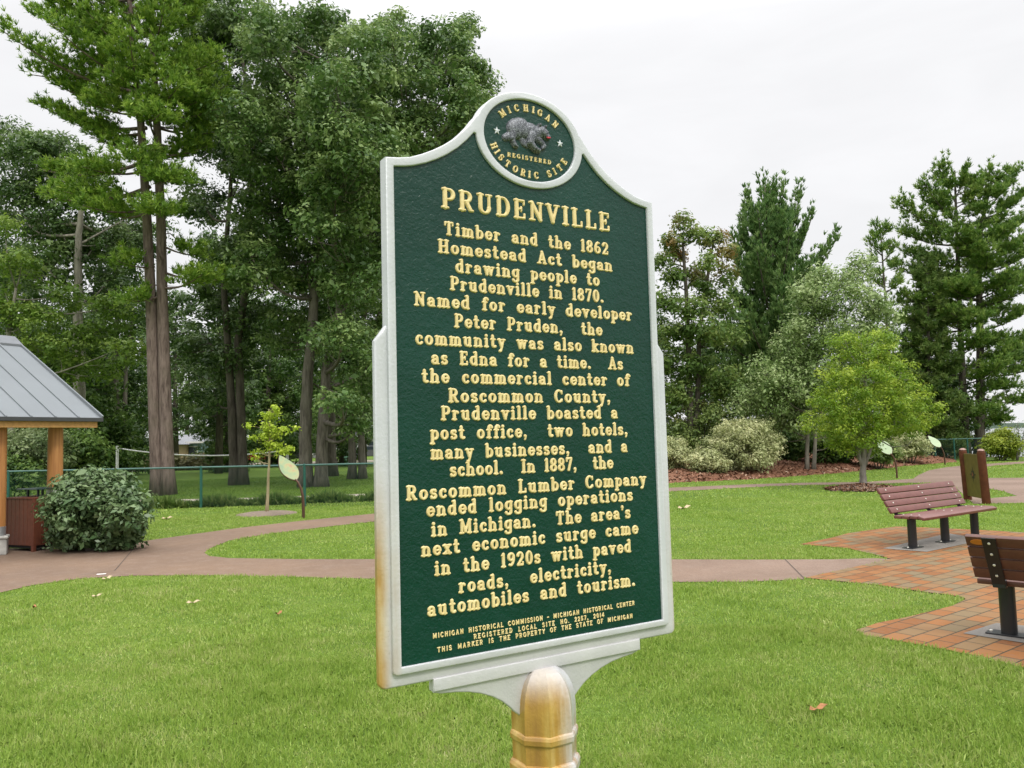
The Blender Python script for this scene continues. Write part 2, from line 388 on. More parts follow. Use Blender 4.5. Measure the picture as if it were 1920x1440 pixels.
nb = len(bx); ii = (np.arange(len(by)-1)[:, None]*nb+np.arange(nb-1)[None]).ravel()
m = NT('bark_mulch'); p = m.pos(); v = m.n('ShaderNodeTexVoronoi'); v.inputs['Scale'].default_value = 16; m.l(m.mapv(p, (1, 1, 1)), v.inputs['Vector'])
c = m.ramp(m.math('ADD', m.math('MULTIPLY', v.outputs['Color'], .6), m.math('MULTIPLY', m.noise(p, .8, 3), .5)), [(.2, (.085, .035, .02)), (.5, (.16, .075, .045)), (.72, (.24, .125, .08)), (.95, (.34, .22, .15))])
m.bsdf(c, .95, 0, m.bump(v.outputs['Distance'], .8, .04), .1); M['mulch'] = m.m
tag(link('mulch_bed', npmesh('mulch_bed', np.stack([bxr, byr, bz], -1), np.stack([ii, ii+1, ii+nb+1, ii+nb], -1)), M['mulch'], None, True), kind='structure')

def quads(c, a, b):
    """flat quads: centres c, half axes a and b (N,3)"""
    v = np.stack([c-a-b, c+a-b, c+a+b, c-a+b], 1).reshape(-1, 3); n = len(c)
    return v, np.arange(n*4).reshape(n, 4)
def chips(name, x, y, z, L, Wd, mat, seed, tilt=.45):
    r = np.random.default_rng(seed); n = len(x); an = r.uniform(0, 2*np.pi, n); el = r.normal(0, tilt, n)
    a = np.stack([np.cos(an)*np.cos(el), np.sin(an)*np.cos(el), np.sin(el)], -1)
    b = np.cross(a, np.stack([r.normal(0, .35, n), r.normal(0, .35, n), np.ones(n)], -1)); b /= np.linalg.norm(b, axis=1)[:, None]
    v, f = quads(np.stack([x, y, z], -1), a*(L*r.uniform(.5, 1.3, n))[:, None]/2, b*(Wd*r.uniform(.5, 1.3, n))[:, None]/2)
    return npmesh(name, v, f, np.repeat(r.random(n), 4))
def mat_chip(name, stops):
    m = NT(name); m.bsdf(m.ramp(attr(m), stops), .9, 0, None, .15); return m.m
M['chip'] = mat_chip('bark_chip', [(0, (.07, .03, .018)), (.5, (.17, .085, .05)), (.85, (.3, .17, .11)), (1, (.42, .31, .23))])
r = np.random.default_rng(11); n = 60000
cx = r.uniform(mx_.min(), mx_.max(), n); cy = r.uniform(my_.min(), my_.max(), n); k = inside(mul, cx, cy) & (r.random(n) < 1.2-(cy-my_.min())/14.); cx, cy = cx[k], cy[k]
o = link('bark_chips', chips('bark_chips', cx, cy, mulch_z(cx, cy)+.05*np.sin(cx*1.7+cy)*np.clip(mulch_z(cx, cy)*4, 0, 1)+.03, .14, .05, M['chip'], 3), M['chip'])
tag(o, 'reddish brown bark mulch chips spread under the shrubs', 'mulch', kind='stuff')

# grass blades: dense and small near by, sparser and larger farther off
NOGRASS = [G(low_strip), G(up_strip), G(plaza), mul, G(grav)]
eastg, trig, neg = G(east), G(tri_e), G(lawn_ne)
M['grass'] = NT('grass_blades'); m = M['grass']; p = m.pos()
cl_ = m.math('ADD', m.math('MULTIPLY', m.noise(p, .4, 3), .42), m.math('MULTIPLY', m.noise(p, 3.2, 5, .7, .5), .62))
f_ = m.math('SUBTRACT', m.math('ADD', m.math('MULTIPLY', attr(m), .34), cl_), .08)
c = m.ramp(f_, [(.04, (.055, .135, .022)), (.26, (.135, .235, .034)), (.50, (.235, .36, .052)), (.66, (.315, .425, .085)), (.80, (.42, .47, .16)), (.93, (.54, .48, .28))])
d = m.n('ShaderNodeBsdfPrincipled'); m.l(c, d.inputs['Base Color']); d.inputs['Roughness'].default_value = .5; d.inputs['Specular IOR Level'].default_value = .3
t = m.n('ShaderNodeBsdfTranslucent'); m.l(c, t.inputs[0]); x = m.n('ShaderNodeMixShader'); x.inputs[0].default_value = .3
m.l(d.outputs[0], x.inputs[1]); m.l(t.outputs[0], x.inputs[2]); m.l(x.outputs[0], m.out.inputs[0]); M['grass'] = m.m
def blades(x, y, z, h, w, seed, lean=.5):
    r = np.random.default_rng(seed); n = len(x); an = r.uniform(0, 2*np.pi, n); ln = np.abs(r.normal(0, lean, n)); b2 = r.uniform(0, 2*np.pi, n)
    hh = h*r.uniform(.55, 1.25, n); ww = w*r.uniform(.6, 1.3, n)/2
    s = np.stack([np.cos(b2)*ww, np.sin(b2)*ww, np.zeros(n)], -1); o = np.stack([x, y, z], -1)
    d = np.stack([np.cos(an)*np.sin(ln), np.sin(an)*np.sin(ln), np.cos(ln)], -1)*hh[:, None]
    d2 = np.stack([np.cos(an)*np.sin(ln*2.), np.sin(an)*np.sin(ln*2.), np.cos(ln*2.)], -1)*hh[:, None]
    mid = o+d*.5; tip = mid+d2*.55
    v = np.stack([o-s, o+s, mid+s*.85, tip, mid-s*.85], 1).reshape(-1, 3); k = np.arange(n)*5
    f = np.concatenate([np.stack([k, k+1, k+2, k+4], -1)]); f3 = np.stack([k+4, k+2, k+3, k+3], -1)
    return v, k, np.repeat(r.random(n), 5)
def blade_mesh(name, parts):
    V = []; K = []; T = []; off = 0
    for v, k, t in parts: V.append(v); K.append(k+off); T.append(t); off += len(v)
    V = np.concatenate(V); K = np.concatenate(K); T = np.concatenate(T); n = len(K)
    me = bpy.data.meshes.new(name); me.vertices.add(len(V)); me.vertices.foreach_set('co', V.astype(np.float32).ravel())
    L = np.stack([K, K+1, K+2, K+3, K+4], -1).astype(np.int32)
    me.loops.add(L.size); me.loops.foreach_set('vertex_index', L.ravel()); me.polygons.add(n)
    me.polygons.foreach_set('loop_start', np.arange(0, L.size, 5, dtype=np.int32)); me.polygons.foreach_set('loop_total', np.full(n, 5, dtype=np.int32))
    a = me.attributes.new('tint', 'FLOAT', 'POINT'); a.data.foreach_set('value', T.astype(np.float32)); me.update(calc_edges=True); return me
r = np.random.default_rng(21); parts = []
for i, (d0, d1, n, h, w) in enumerate(((2.0, 4.2, 150000, .036, .0042), (4.2, 7, 190000, .040, .0056), (7, 12, 190000, .034, .009), (12, 21, 190000, .034, .016), (21, 44, 150000, .040, .036))):
    dd = np.sqrt(r.uniform(d0**2, d1**2, n)); th = r.uniform(-.84, .84, n)
    x, y = dd*np.sin(th)*1.0, dd*np.cos(th)
    # patches of thinner turf
    k = np.ones(n, dtype=bool)
    for q in NOGRASS: k &= ~inside(q, x, y)
    k &= ~(inside(eastg, x, y) & ~inside(trig, x, y))
    k &= ~(x*.6+y*.8 > 50)
    x, y = x[k], y[k]
    hv_ = h*(1+.38*np.sin(x*1.9+1.3*np.sin(y*1.4))*np.sin(y*2.3+x*.7)+.3*np.sin(x*6.1+2*np.sin(y*4.3))*np.sin(y*5.7-x*2.2))
    v_, k_, t_ = blades(x, y, np.zeros(len(x)), hv_, w, 30+i, .55)
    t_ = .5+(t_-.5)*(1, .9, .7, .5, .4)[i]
    far_shade_ = (v_[:, 1] > 22.3) & (v_[:, 0] < .06*v_[:, 1]); t_ = np.where(far_shade_, t_*.5-.55, t_); parts.append((v_, k_, t_))  # tree shade put into the blade colour: darker tint beyond the left fence
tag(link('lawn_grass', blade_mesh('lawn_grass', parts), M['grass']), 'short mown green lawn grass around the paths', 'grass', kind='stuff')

# tall weeds at the foot of the fence
r = np.random.default_rng(8); n = 26000
wx0, wx1 = at(200, 957), at(980, 930)
t = r.random(n); off = np.abs(r.normal(0, .5, n)); q = np.array(wx0)[None]+(np.array(wx1)-np.array(wx0))[None]*t[:, None]
o = link('weeds', blade_mesh('weeds', [blades(q[:, 0], q[:, 1]+off-.1, np.zeros(n), .34*(.6+.5*np.sin(q[:, 0]*2.1)**2)*np.exp(-off), .05, 77, .5)]), mat_leaf('weed_leaf', (.06, .12, .022), (.13, .22, .045), (.30, .36, .12)))
tag(o, 'unmown weeds along the foot of the green fence', 'weeds', kind='stuff')

# ------------------------------------------------------------------ the historical marker
# letters: strokes on a grid where capitals are 1 high; each is grown into a cast relief through a distance field
TK, TN_ = .20, .135
b_, xt, ct = .065, .615, .935
S = lambda x, y, h=.12: ('s', x-h, y, x+h, y, .115)
def st(x, y0, y1, w=TK): return ('l', x, y0, x, y1, w)
def ln(x0, y0, x1, y1, w=TK): return ('l', x0, y0, x1, y1, w)
def ar(cx, cy, rx, ry, a0, a1): return ('a', cx, cy, rx, ry, a0, a1)
def sv(x, y0, y1): return ('s', x, y0, x, y1, .10)
GLY = {
 'a': (.60, [ar(.27, .44, .16, .175, 165, 0), st(.43, .12, .44), ar(.26, .21, .16, .145, 0, 360), ('s', .43, .065, .55, .065, .11), ln(.12, .47, .12, .48, .17)]),
 'b': (.61, [st(.14, b_, ct), ('s', .03, ct, .14, ct, .115), ar(.33, .34, .19, .275, 0, 360)]),
 'c': (.54, [ar(.30, .34, .20, .275, 50, 318), ln(.43, .49, .43, .49, .18)]),
 'd': (.63, [st(.47, b_, ct), ('s', .34, ct, .47, ct, .115), ('s', .47, b_, .58, b_, .115), ar(.28, .34, .19, .275, 0, 360)]),
 'e': (.57, [ar(.30, .34, .20, .275, 0, 320), ln(.12, .35, .50, .35, .11)]),
 'f': (.44, [st(.20, b_, .74), ar(.33, .74, .13, .195, 180, 25), ('s', .06, xt, .38, xt, .115), S(.20, b_, .14), ln(.42, .84, .42, .84, .16)]),
 'g': (.61, [ar(.28, .36, .19, .255, 0, 360), st(.47, -.12, xt), ar(.28, -.10, .19, .155, 0, -165), ('s', .47, xt, .58, xt, .115)]),
 'h': (.68, [st(.15, b_, ct), ('s', .04, ct, .15, ct, .115), ar(.33, .40, .18, .215, 180, 0), st(.51, b_, .40), S(.15, b_, .12), S(.51, b_, .12)]),
 'i': (.34, [st(.17, b_, xt), ('s', .05, xt, .17, xt, .115), S(.17, b_, .13), ln(.17, .87, .17, .87, .21)]),
 'k': (.65, [st(.15, b_, ct), ('s', .04, ct, .15, ct, .115), ln(.18, .28, .46, .60, .13), ln(.27, .36, .50, b_, TK), S(.15, b_, .12), S(.53, b_, .10), S(.47, xt, .11)]),
 'l': (.34, [st(.17, b_, ct), ('s', .05, ct, .17, ct, .115), S(.17, b_, .13)]),
 'm': (.94, [st(.15, b_, xt), ('s', .04, xt, .15, xt, .115), ar(.31, .41, .155, .205, 180, 0), st(.465, b_, .41), ar(.62, .41, .155, .205, 180, 0), st(.78, b_, .41), S(.15, b_, .11), S(.465, b_, .10), S(.78, b_, .11)]),
 'n': (.68, [st(.15, b_, xt), ('s', .04, xt, .15, xt, .115), ar(.33, .40, .18, .215, 180, 0), st(.51, b_, .40), S(.15, b_, .12), S(.51, b_, .12)]),
 'o': (.60, [ar(.30, .34, .20, .275, 0, 360)]),
 'p': (.62, [st(.15, -.24, xt), ('s', .04, xt, .15, xt, .115), S(.15, -.25, .13), ar(.34, .34, .19, .275, 0, 360)]),
 'r': (.52, [st(.16, b_, xt), ('s', .04, xt, .16, xt, .115), ar(.33, .42, .16, .19, 170, 70), ln(.41, .55, .41, .55, .19), S(.16, b_, .13)]),
 's': (.50, [ar(.25, .485, .14, .13, 25, 270), ar(.25, .205, .155, .14, 90, -155), sv(.385, .52, .62), sv(.095, .06, .17)]),
 't': (.45, [st(.19, .20, .86), ('s', .05, xt, .37, xt, .115), ar(.31, .20, .12, .135, 180, 320)]),
 'u': (.68, [st(.16, .26, xt), ar(.325, .26, .165, .195, 180, 360), st(.49, b_, xt), ('s', .04, xt, .16, xt, .115), ('s', .37, xt, .49, xt, .115), ('s', .49, b_, .60, b_, .115)]),
 'v': (.62, [ln(.13, xt, .31, .08), ln(.31, .08, .49, xt, .14), S(.13, xt, .11), S(.49, xt, .11)]),
 'w': (.88, [ln(.12, xt, .27, .08), ln(.27, .08, .43, xt, .14), ln(.43, xt, .59, .08), ln(.59, .08, .75, xt, .14), S(.12, xt, .10), S(.43, xt, .08), S(.75, xt, .10)]),
 'x': (.62, [ln(.14, xt, .48, b_), ln(.48, xt, .14, b_, .13), S(.14, xt, .11), S(.48, xt, .10), S(.14, b_, .10), S(.48, b_, .11)]),
 'y': (.62, [ln(.13, xt, .32, .08), ln(.49, xt, .25, -.20, .14), S(.13, xt, .11), S(.49, xt, .11), ln(.17, -.21, .17, -.21, .18), ln(.17, -.25, .25, -.20, .11)]),
 'A': (.76, [ln(.13, b_, .37, ct, .13), ln(.37, ct, .61, b_), ln(.22, .33, .52, .33, .11), S(.13, b_, .12), S(.61, b_, .12)]),
 'B': (.70, []),
 'C': (.74, [ar(.38, .5, .28, .435, 48, 315), sv(.63, .68, .90), sv(.63, .14, .26)]),
 'D': (.78, [st(.18, b_, ct), ln(.08, ct, .38, ct, .125), ar(.38, .5, .28, .435, 90, -90), ln(.08, b_, .38, b_, .125)]),
 'E': (.68, [st(.18, b_, ct), ln(.08, ct, .56, ct, .125), ln(.18, .51, .42, .51, .115), ln(.08, b_, .58, b_, .125), sv(.57, .74, ct), sv(.59, b_, .27), sv(.42, .41, .61)]),
 'F': (.64, [st(.18, b_, ct), ln(.08, ct, .56, ct, .125), ln(.18, .51, .42, .51, .115), S(.18, b_, .13), sv(.57, .74, ct)]),
 'G': (.82, [ar(.38, .5, .28, .435, 48, 330), st(.63, .10, .42, .17), ('s', .50, .42, .74, .42, .11), sv(.62, .68, .90)]),
 'H': (.80, [st(.18, b_, ct), st(.62, b_, ct), ln(.18, .5, .62, .5, .12), S(.18, b_, .13), S(.62, b_, .13), S(.18, ct, .13), S(.62, ct, .13)]),
 'I': (.38, [st(.19, b_, ct), S(.19, b_, .14), S(.19, ct, .14)]),
 'K': (.76, [st(.18, b_, ct), ln(.2, .42, .58, ct, .15), ln(.33, .55, .62, b_, TK), S(.18, b_, .1), S(.18, ct, .1)]),
 'L': (.66, [st(.18, b_, ct), ln(.08, b_, .58, b_, .125), S(.18, ct, .13), sv(.59, b_, .30)]),
 'M': (.96, [st(.17, b_, ct, .14), st(.78, b_, ct), ln(.19, ct, .46, .18), ln(.46, .18, .76, ct, .14), S(.17, b_, .12), S(.78, b_, .13), ('s', .05, ct, .19, ct, .115), ('s', .77, ct, .90, ct, .115)]),
 'N': (.80, [st(.18, b_, ct, .14), st(.64, b_, ct, .14), ln(.17, ct, .63, .09), S(.18, b_, .12), ('s', .05, ct, .18, ct, .115), S(.64, ct, .12)]),
 'O': (.78, [ar(.39, .5, .29, .435, 0, 360)]),
 'P': (.68, [st(.18, b_, ct), ln(.08, ct, .38, ct, .125), ar(.38, .70, .20, .235, 90, -90), ln(.18, .465, .38, .465, .115), S(.18, b_, .14)]),
 'R': (.76, [st(.18, b_, ct), ln(.08, ct, .38, ct, .125), ar(.38, .71, .20, .225, 90, -90), ln(.18, .485, .38, .485, .115), S(.18, b_, .13), ln(.38, .47, .58, .10), ('s', .58, b_, .70, b_, .12)]),
 'S': (.64, [ar(.31, .705, .20, .23, 30, 270), ar(.31, .27, .22, .205, 90, -150), sv(.52, .70, .92), sv(.09, .09, .30)]),
 'T': (.74, [st(.37, b_, ct), ln(.09, ct, .65, ct, .125), sv(.08, .72, ct), sv(.66, .72, ct), S(.37, b_, .14)]),
 'U': (.80, [st(.18, .32, ct), ar(.40, .32, .22, .255, 180, 360), st(.62, .32, ct, .14), S(.18, ct, .13), S(.62, ct, .12)]),
 'V': (.76, [ln(.14, ct, .38, .09), ln(.38, .09, .62, ct, .14), S(.14, ct, .13), S(.62, ct, .12)]),
 'Y': (.74, [ln(.12, ct, .37, .45), ln(.62, ct, .37, .45, .15), st(.37, b_, .45), S(.37, b_, .1)]),
 '0': (.60, [ar(.30, .5, .20, .435, 0, 360)]),
 '1': (.38, [st(.20, b_, ct), ('s', .08, .86, .20, ct, .11), S(.20, b_, .13)]),
 '2': (.60, [ar(.29, .68, .19, .255, 165, -25), ln(.46, .55, .12, .09, .15), ln(.10, b_, .50, b_, .14), sv(.52, b_, .24), ln(.12, .72, .12, .72, .17)]),
 '4': (.62, [st(.42, b_, ct), ln(.42, ct, .08, .33, .13), ln(.08, .30, .56, .30, .13)]),
 '5': (.60, [ln(.14, ct, .48, ct, .14), ln(.14, ct, .12, .52, .13), ar(.28, .33, .20, .265, 130, -150)]),
 '6': (.60, [ar(.30, .30, .20, .235, 0, 360), ar(.42, .36, .32, .565, 180, 105), ln(.43, .86, .43, .86, .16)]),
 '7': (.58, [ln(.10, ct, .50, ct, .15), ln(.50, ct, .25, b_, .17), sv(.09, .72, ct)]),
 '8': (.60, [ar(.30, .72, .165, .215, 0, 360), ar(.30, .28, .20, .215, 0, 360)]),
 '9': (.60, [ar(.30, .70, .20, .235, 0, 360), ar(.18, .64, .32, .565, 0, -75), ln(.17, .14, .17, .14, .16)]),
 '.': (.30, [ln(.14, .11, .14, .11, .23)]),
 ',': (.30, [ln(.14, .12, .14, .12, .22), ln(.18, .08, .11, -.12, .11)]),
 "'": (.26, [ln(.13, .95, .13, .90, .2), ln(.14, .9, .12, .72, .12)]),
 '-': (.50, [ln(.08, .5, .42, .5, .16)]),
 ' ': (.36, []),
}
def glyph_segments(ch, sans=False):
    seg = []
    for q in GLY[ch][1]:
        if q[0] == 's' and sans: continue
        if q[0] in 'ls':
            w = q[5]/2
            if sans: w = .09
            seg.append((q[1], q[2], q[3], q[4], w, w))
        else:
            _, cx, cy, rx, ry, a0, a1 = q; k = max(6, int(abs(a1-a0)/18))
            A = [math.radians(a0+(a1-a0)*i/k) for i in range(k+1)]
            def w(a): return .09 if sans else (TN_*.92 + (TK-TN_*.92)*abs(math.cos(a))**1.5)/2
            def w(a): return .09 if sans else .5*(.125+(TK-.125)*abs(math.cos(a))**1.6)
            for a, c in zip(A[:-1], A[1:]):
                seg.append((cx+rx*math.cos(a), cy+ry*math.sin(a), cx+rx*math.cos(c), cy+ry*math.sin(c), w(a), w(c)))
    return seg
def sdf(seg, X, Y):
    D = np.full(X.shape, 9.)
    for x0, y0, x1, y1, w0, w1 in seg:
        dx, dy = x1-x0, y1-y0; L = dx*dx+dy*dy
        t = np.clip(((X-x0)*dx+(Y-y0)*dy)/L, 0, 1) if L > 1e-9 else np.zeros_like(X)
        D = np.minimum(D, np.hypot(X-x0-t*dx, Y-y0-t*dy)-(w0+(w1-w0)*t))
    return D
_GC = {}
def glyph_mesh(ch, res, sans=False):
    bold = .008 if res == .026 else .030 if sans else .024
    """relief of one glyph: (x, y, height 0..1) vertices and quads; the foot dips below the plate"""
    key = (ch, res, sans)
    if key in _GC: return _GC[key]
    seg = glyph_segments(ch, sans)
    if not seg: return None
    s = np.array(seg); x0, x1 = min(s[:, 0].min(), s[:, 2].min())-.2, max(s[:, 0].max(), s[:, 2].max())+.2
    y0, y1 = min(s[:, 1].min(), s[:, 3].min())-.2, max(s[:, 1].max(), s[:, 3].max())+.2
    gx = np.arange(x0, x1+res, res); gy = np.arange(y0, y1+res, res); X, Y = np.meshgrid(gx, gy); D = sdf(seg, X, Y)
    h = np.clip((bold-D)/.045, -.45, 1); h = np.where(h > 0, h*(1.5-.5*h*h), h)
    n = len(gx); ii = (np.arange(len(gy)-1)[:, None]*n+np.arange(n-1)[None]).ravel(); f = np.stack([ii, ii+1, ii+n+1, ii+n], -1)
    keep = (h.ravel()[f] > -.44).any(1); f = f[keep]; u, inv = np.unique(f, return_inverse=True)
    v = np.stack([X.ravel(), Y.ravel(), h.ravel()], -1)[u]; _GC[key] = (v, inv.reshape(-1, 4)); return _GC[key]
FACE_N = .006
Z0 = 1.184
class Relief:
    def __init__(s): s.V = []; s.Fq = []; s.n = 0
    def glyph(s, ch, u, v, size, raise_, ang=0, res=.027, sans=False, wide=1.):
        g = glyph_mesh(ch, res, sans)
        if g is None: return
        p, f = g; c, sn = math.cos(ang), math.sin(ang); x, y = p[:, 0]*size*wide, p[:, 1]*size
        s.V.append(np.stack([u+x*c-y*sn, FACE_N-p[:, 2]*raise_, Z0+v+x*sn+y*c], -1)); s.Fq.append(f+s.n); s.n += len(p)
    def build(s, name, mat, parent):
        return link(name, npmesh(name, np.concatenate(s.V), np.concatenate(s.Fq)), mat, parent, True)
def line(name, text, u0, u1, v, size, raise_, mat, parent, res=.027, sans=False, maxgap=.16):
    """set a line so that its ink runs from u0 to u1"""
    tot = sum(GLY[c][0] for c in text); n = len(text)-1
    pad = .09*size; need = (u1-u0+2*pad)/size
    nsp = text.count(' '); wide = 1.
    track = (need-tot)/max(1, n+nsp*2.0)
    if track < -.03: wide = need/(tot-.03*(n+nsp*2.)); track = -.03*wide
    if track > maxgap: wide = min(1.12, need/(tot+maxgap*(n+2*nsp))); track = (need-tot*wide)/max(1, n+nsp*2.)
    R = Relief(); x = u0-pad
    for c in text:
        R.glyph(c, x, v, size, raise_, 0, res, sans, wide); x += (GLY[c][0]*wide+track*(3.0 if c == ' ' else 1))*size
    return R.build(name, mat, parent)

def marker_materials():
    m = NT('marker_green'); p = m.pos(False); f = m.noise(p, 130, 3, .55, .6); g = m.noise(p, 40, 3)
    c = m.ramp(m.noise(p, 4, 3), [(.3, (.001, .032, .021)), (.7, (.002, .044, .029))])
    c = m.mix(m.rng(m.noise(p, 420, 2), .72, .78, 0, .35), c, (.12, .17, .14))
    h = m.math('ADD', m.math('MULTIPLY', f, .7), m.math('MULTIPLY', g, .6))
    m.bsdf(c, m.rng(g, .3, .7, .22, .36), 0, m.bump(h, .5, .005), .38); M['green'] = m.m
    m = NT('marker_gold'); p = m.pos(False)
    c = m.ramp(m.noise(p, 60, 4), [(.25, (.66, .50, .21)), (.55, (.77, .615, .295)), (.8, (.83, .69, .38))])
    c = m.mix(m.rng(m.noise(p, 330, 3, .65), .62, .72, 0, .6), c, (.30, .17, .05))
    m.bsdf(c, .42, 0, m.bump(m.noise(p, 260, 3), .25, .002), .4); M['gold'] = m.m
    # white paint, stained ochre where water runs off the plate and down the post
    for key, kind in (('white', 0), ('flange', 1), ('post', 2)):
        m = NT('marker_paint'); p = m.pos(False); x, y, z = m.sep(p)
        base = m.ramp(m.noise(p, 7, 4), [(.3, (.50, .515, .545)), (.7, (.585, .595, .62))])
        streak = m.noise(m.mapv(p, (26, 26, 3.2)), 1.2, 4, .6); blot = m.noise(p, 9, 4, .6)
        fine = m.math('ADD', m.math('MULTIPLY', streak, .6), m.math('MULTIPLY', blot, .5))
        if kind == 0:
            k = m.math('MULTIPLY', m.math('MAXIMUM', m.math('MULTIPLY', m.rng(z, 1.62, 1.30), m.rng(x, -.325, -.345)), m.math('MULTIPLY', m.rng(z, 1.22, 1.15), .3)), m.rng(fine, .40, .70, .10, .42))
        elif kind == 1:
            left = m.rng(x, -.3735, -.3775, 0, 1)
            k = m.math('MULTIPLY', m.rng(z, 1.62, 1.32, .03, 1), m.rng(fine, .34, .58, .78, 1))
            k = m.math('MULTIPLY', k, m.math('MAXIMUM', m.math('MULTIPLY', left, .95), m.math('MAXIMUM', m.rng(m.math('ADD', m.math('MULTIPLY', x, -1.), m.math('MULTIPLY', blot, .02)), .356, .386, .10, .95), m.rng(m.math('ADD', x, m.math('MULTIPLY', blot, .02)), .372, .392, .03, .4))))
        else:
            e = m.math('ADD', m.math('MULTIPLY', x, -9.), m.math('MULTIPLY', streak, .8))
            k = m.math('MULTIPLY', m.rng(e, -.10, .55, .06, .95), m.rng(z, 1.14, 1.06, .25, 1))
            k = m.math('MAXIMUM', k, m.math('MULTIPLY', m.rng(z, 1.09, .98, 0, .8), m.rng(fine, .45, .7)))
        st_ = m.ramp(m.math('ADD', m.math('MULTIPLY', streak, .6), m.math('MULTIPLY', blot, .45)), [(.3, (.60, .43, .12)), (.5, (.42, .235, .028)), (.72, (.25, .115, .014))])
        base = m.mix(m.rng(m.noise(p, 75, 3, .6), .70, .76, 0, .55), base, (.20, .20, .20))
        c = m.mix(k, base, st_)
        m.bsdf(c, .3, 0, m.bump(m.math('ADD', m.noise(p, 130, 4), m.math('MULTIPLY', m.noise(p, 25, 3), .8)), .22, .004), .5, .15); M[key] = m.m
    m = NT('bear_pewter'); p = m.pos(False); f = m.noise(m.mapv(p, (1, 1, 1.6)), 420, 3, .7)
    m.bsdf(m.ramp(f, [(.42, (.030, .033, .042)), (.52, (.085, .09, .11)), (.62, (.36, .38, .42))]), .38, .1, m.bump(f, .3, .002), .5); M['bear'] = m.m
    M['star'] = mat_simple('star_silver', (.62, .64, .68), .35, 0, .08, 200)
    M['red'] = mat_simple('mouth_red', (.55, .03, .06), .4)
marker_materials()
MK = empty('historical_marker', (.0583, 1.7347, 0), 'green cast historical marker with gold lettering and white frame on an octagonal post', 'historical marker', .5385)
CX = Matrix(((1, 0, 0), (0, 0, 1), (0, 1, 0))).to_4x4()            # (u, v, n) -> (x, y, z)
def sgn(pts): return pts
half_out = [(.342+.010*math.cos(math.radians(a)), -.004+.010*math.sin(math.radians(a))) for a in (-90, -67, -45, -22, 0)] + [(.352, 1.0155), (.325, 1.0187), (.297, 1.0243), (.272, 1.0345), (.246, 1.0475), (.22, 1.063), (.195, 1.0815), (.172, 1.1035), (.155, 1.122), (.1415, 1.140)]
EA, EB, EV = .1420, .1096, 1.1112
a0 = math.atan2((1.140-EV)/EB, .1415/EA)
top = [(EA*math.cos(a), EV+EB*math.sin(a)) for a in np.linspace(.34, math.pi-.34, 40)]
outer = [p for p in half_out] + top + [(-x, y) for x, y in half_out[::-1]]
half_in = [(.3339, .0005), (.3339, .9995), (.312, 1.0022), (.290, 1.0070), (.262, 1.0172), (.238, 1.0285), (.212, 1.0435), (.186, 1.0628), (.164, 1.0835), (.1465, 1.1035)]
low = [(EA*math.cos(a), EV+EB*math.sin(a)) for a in np.linspace(-.08, -math.pi+.08, 48)]
inner = half_in + low + [(-x, y) for x, y in half_in[::-1]]
disc = [(.1213*math.cos(a), EV+.0937*math.sin(a)) for a in np.linspace(0, 2*math.pi, 72, endpoint=False)]
def cast(name, loops, n0, n1, mat, parent, bev=.003):
    """flat casting with rounded arrises: loops[0] is the outline, the others are holes"""
    cu = bpy.data.curves.new(name, 'CURVE'); cu.dimensions = '2D'; cu.fill_mode = 'BOTH'
    cu.extrude = max((n1-n0)/2-bev, .0002); cu.bevel_depth = bev; cu.bevel_resolution = 2; cu.offset = -bev
    for L in loops:
        sp = cu.splines.new('POLY'); sp.points.add(len(L)-1); sp.use_cyclic_u = True
        for p, (x, y) in zip(sp.points, L): p.co = (x, y, 0, 1)
    ob = bpy.data.objects.new(name, cu); COL.objects.link(ob)
    dg = bpy.context.evaluated_depsgraph_get(); me = bpy.data.meshes.new_from_object(ob.evaluated_get(dg)); bpy.data.objects.remove(ob)
    me.transform(Matrix.Translation((0, (n0+n1)/2, Z0)) @ Matrix(((1, 0, 0, 0), (0, 0, 1, 0), (0, 1, 0, 0), (0, 0, 0, 1)))); me.flip_normals()
    me.name = name; me.materials.clear(); o = link(name, me, mat, parent)
    bm = bmesh.new(); bm.from_mesh(me)
    bmesh.ops.remove_doubles(bm, verts=bm.verts, dist=1e-5)
    for e in bm.edges: e.smooth = not (len(e.link_faces) == 2 and e.calc_face_angle(0) > .6)
    for f in bm.faces: f.smooth = True
    bm.to_mesh(me); bm.free(); return o
cast('frame', [outer, inner, disc], 0, .032, M['white'], MK, .0028)
panel = [(x*.985, y if y > .1 else y-.006) for x, y in outer]
panel = [(.343, -.006), (.343, 1.008)] + [(x-.008 if x > 0 else x, y-.007) for x, y in half_out[6:]] + [((EA-.008)*math.cos(a), EV+(EB-.008)*math.sin(a)) for a in np.linspace(.34, math.pi-.34, 40)] + [(-x+.008, y-.007) for x, y in half_out[6:][::-1]] + [(-.343, 1.008), (-.343, -.006)]
mb = MB(); mb.prism(panel, FACE_N, .026, Matrix.Translation((0, 0, Z0)) @ Matrix(((1, 0, 0, 0), (0, 0, 1, 0), (0, 1, 0, 0), (0, 0, 0, 1))))
PANEL = mb.build('panel', M['green'], MK)
bm = bmesh.new(); bm.from_mesh(PANEL.data); bmesh.ops.recalc_face_normals(bm, faces=bm.faces); bm.to_mesh(PANEL.data); bm.free()
def rc(cx, cy, r, a0, a1, n=6): return [(cx+r*math.cos(math.radians(a)), cy+r*math.sin(math.radians(a))) for a in np.linspace(a0, a1, n)]
fl = [(.346, .672), (.353, .672), (.3775, .640)] + rc(.3635, -.024, .0145, 0, -90) + [(.262, -.0385)]
flange = fl + [(-x, y) for x, y in fl[::-1]]
hole = [(.340, .64), (.340, -.006), (-.340, -.006), (-.340, .64)]
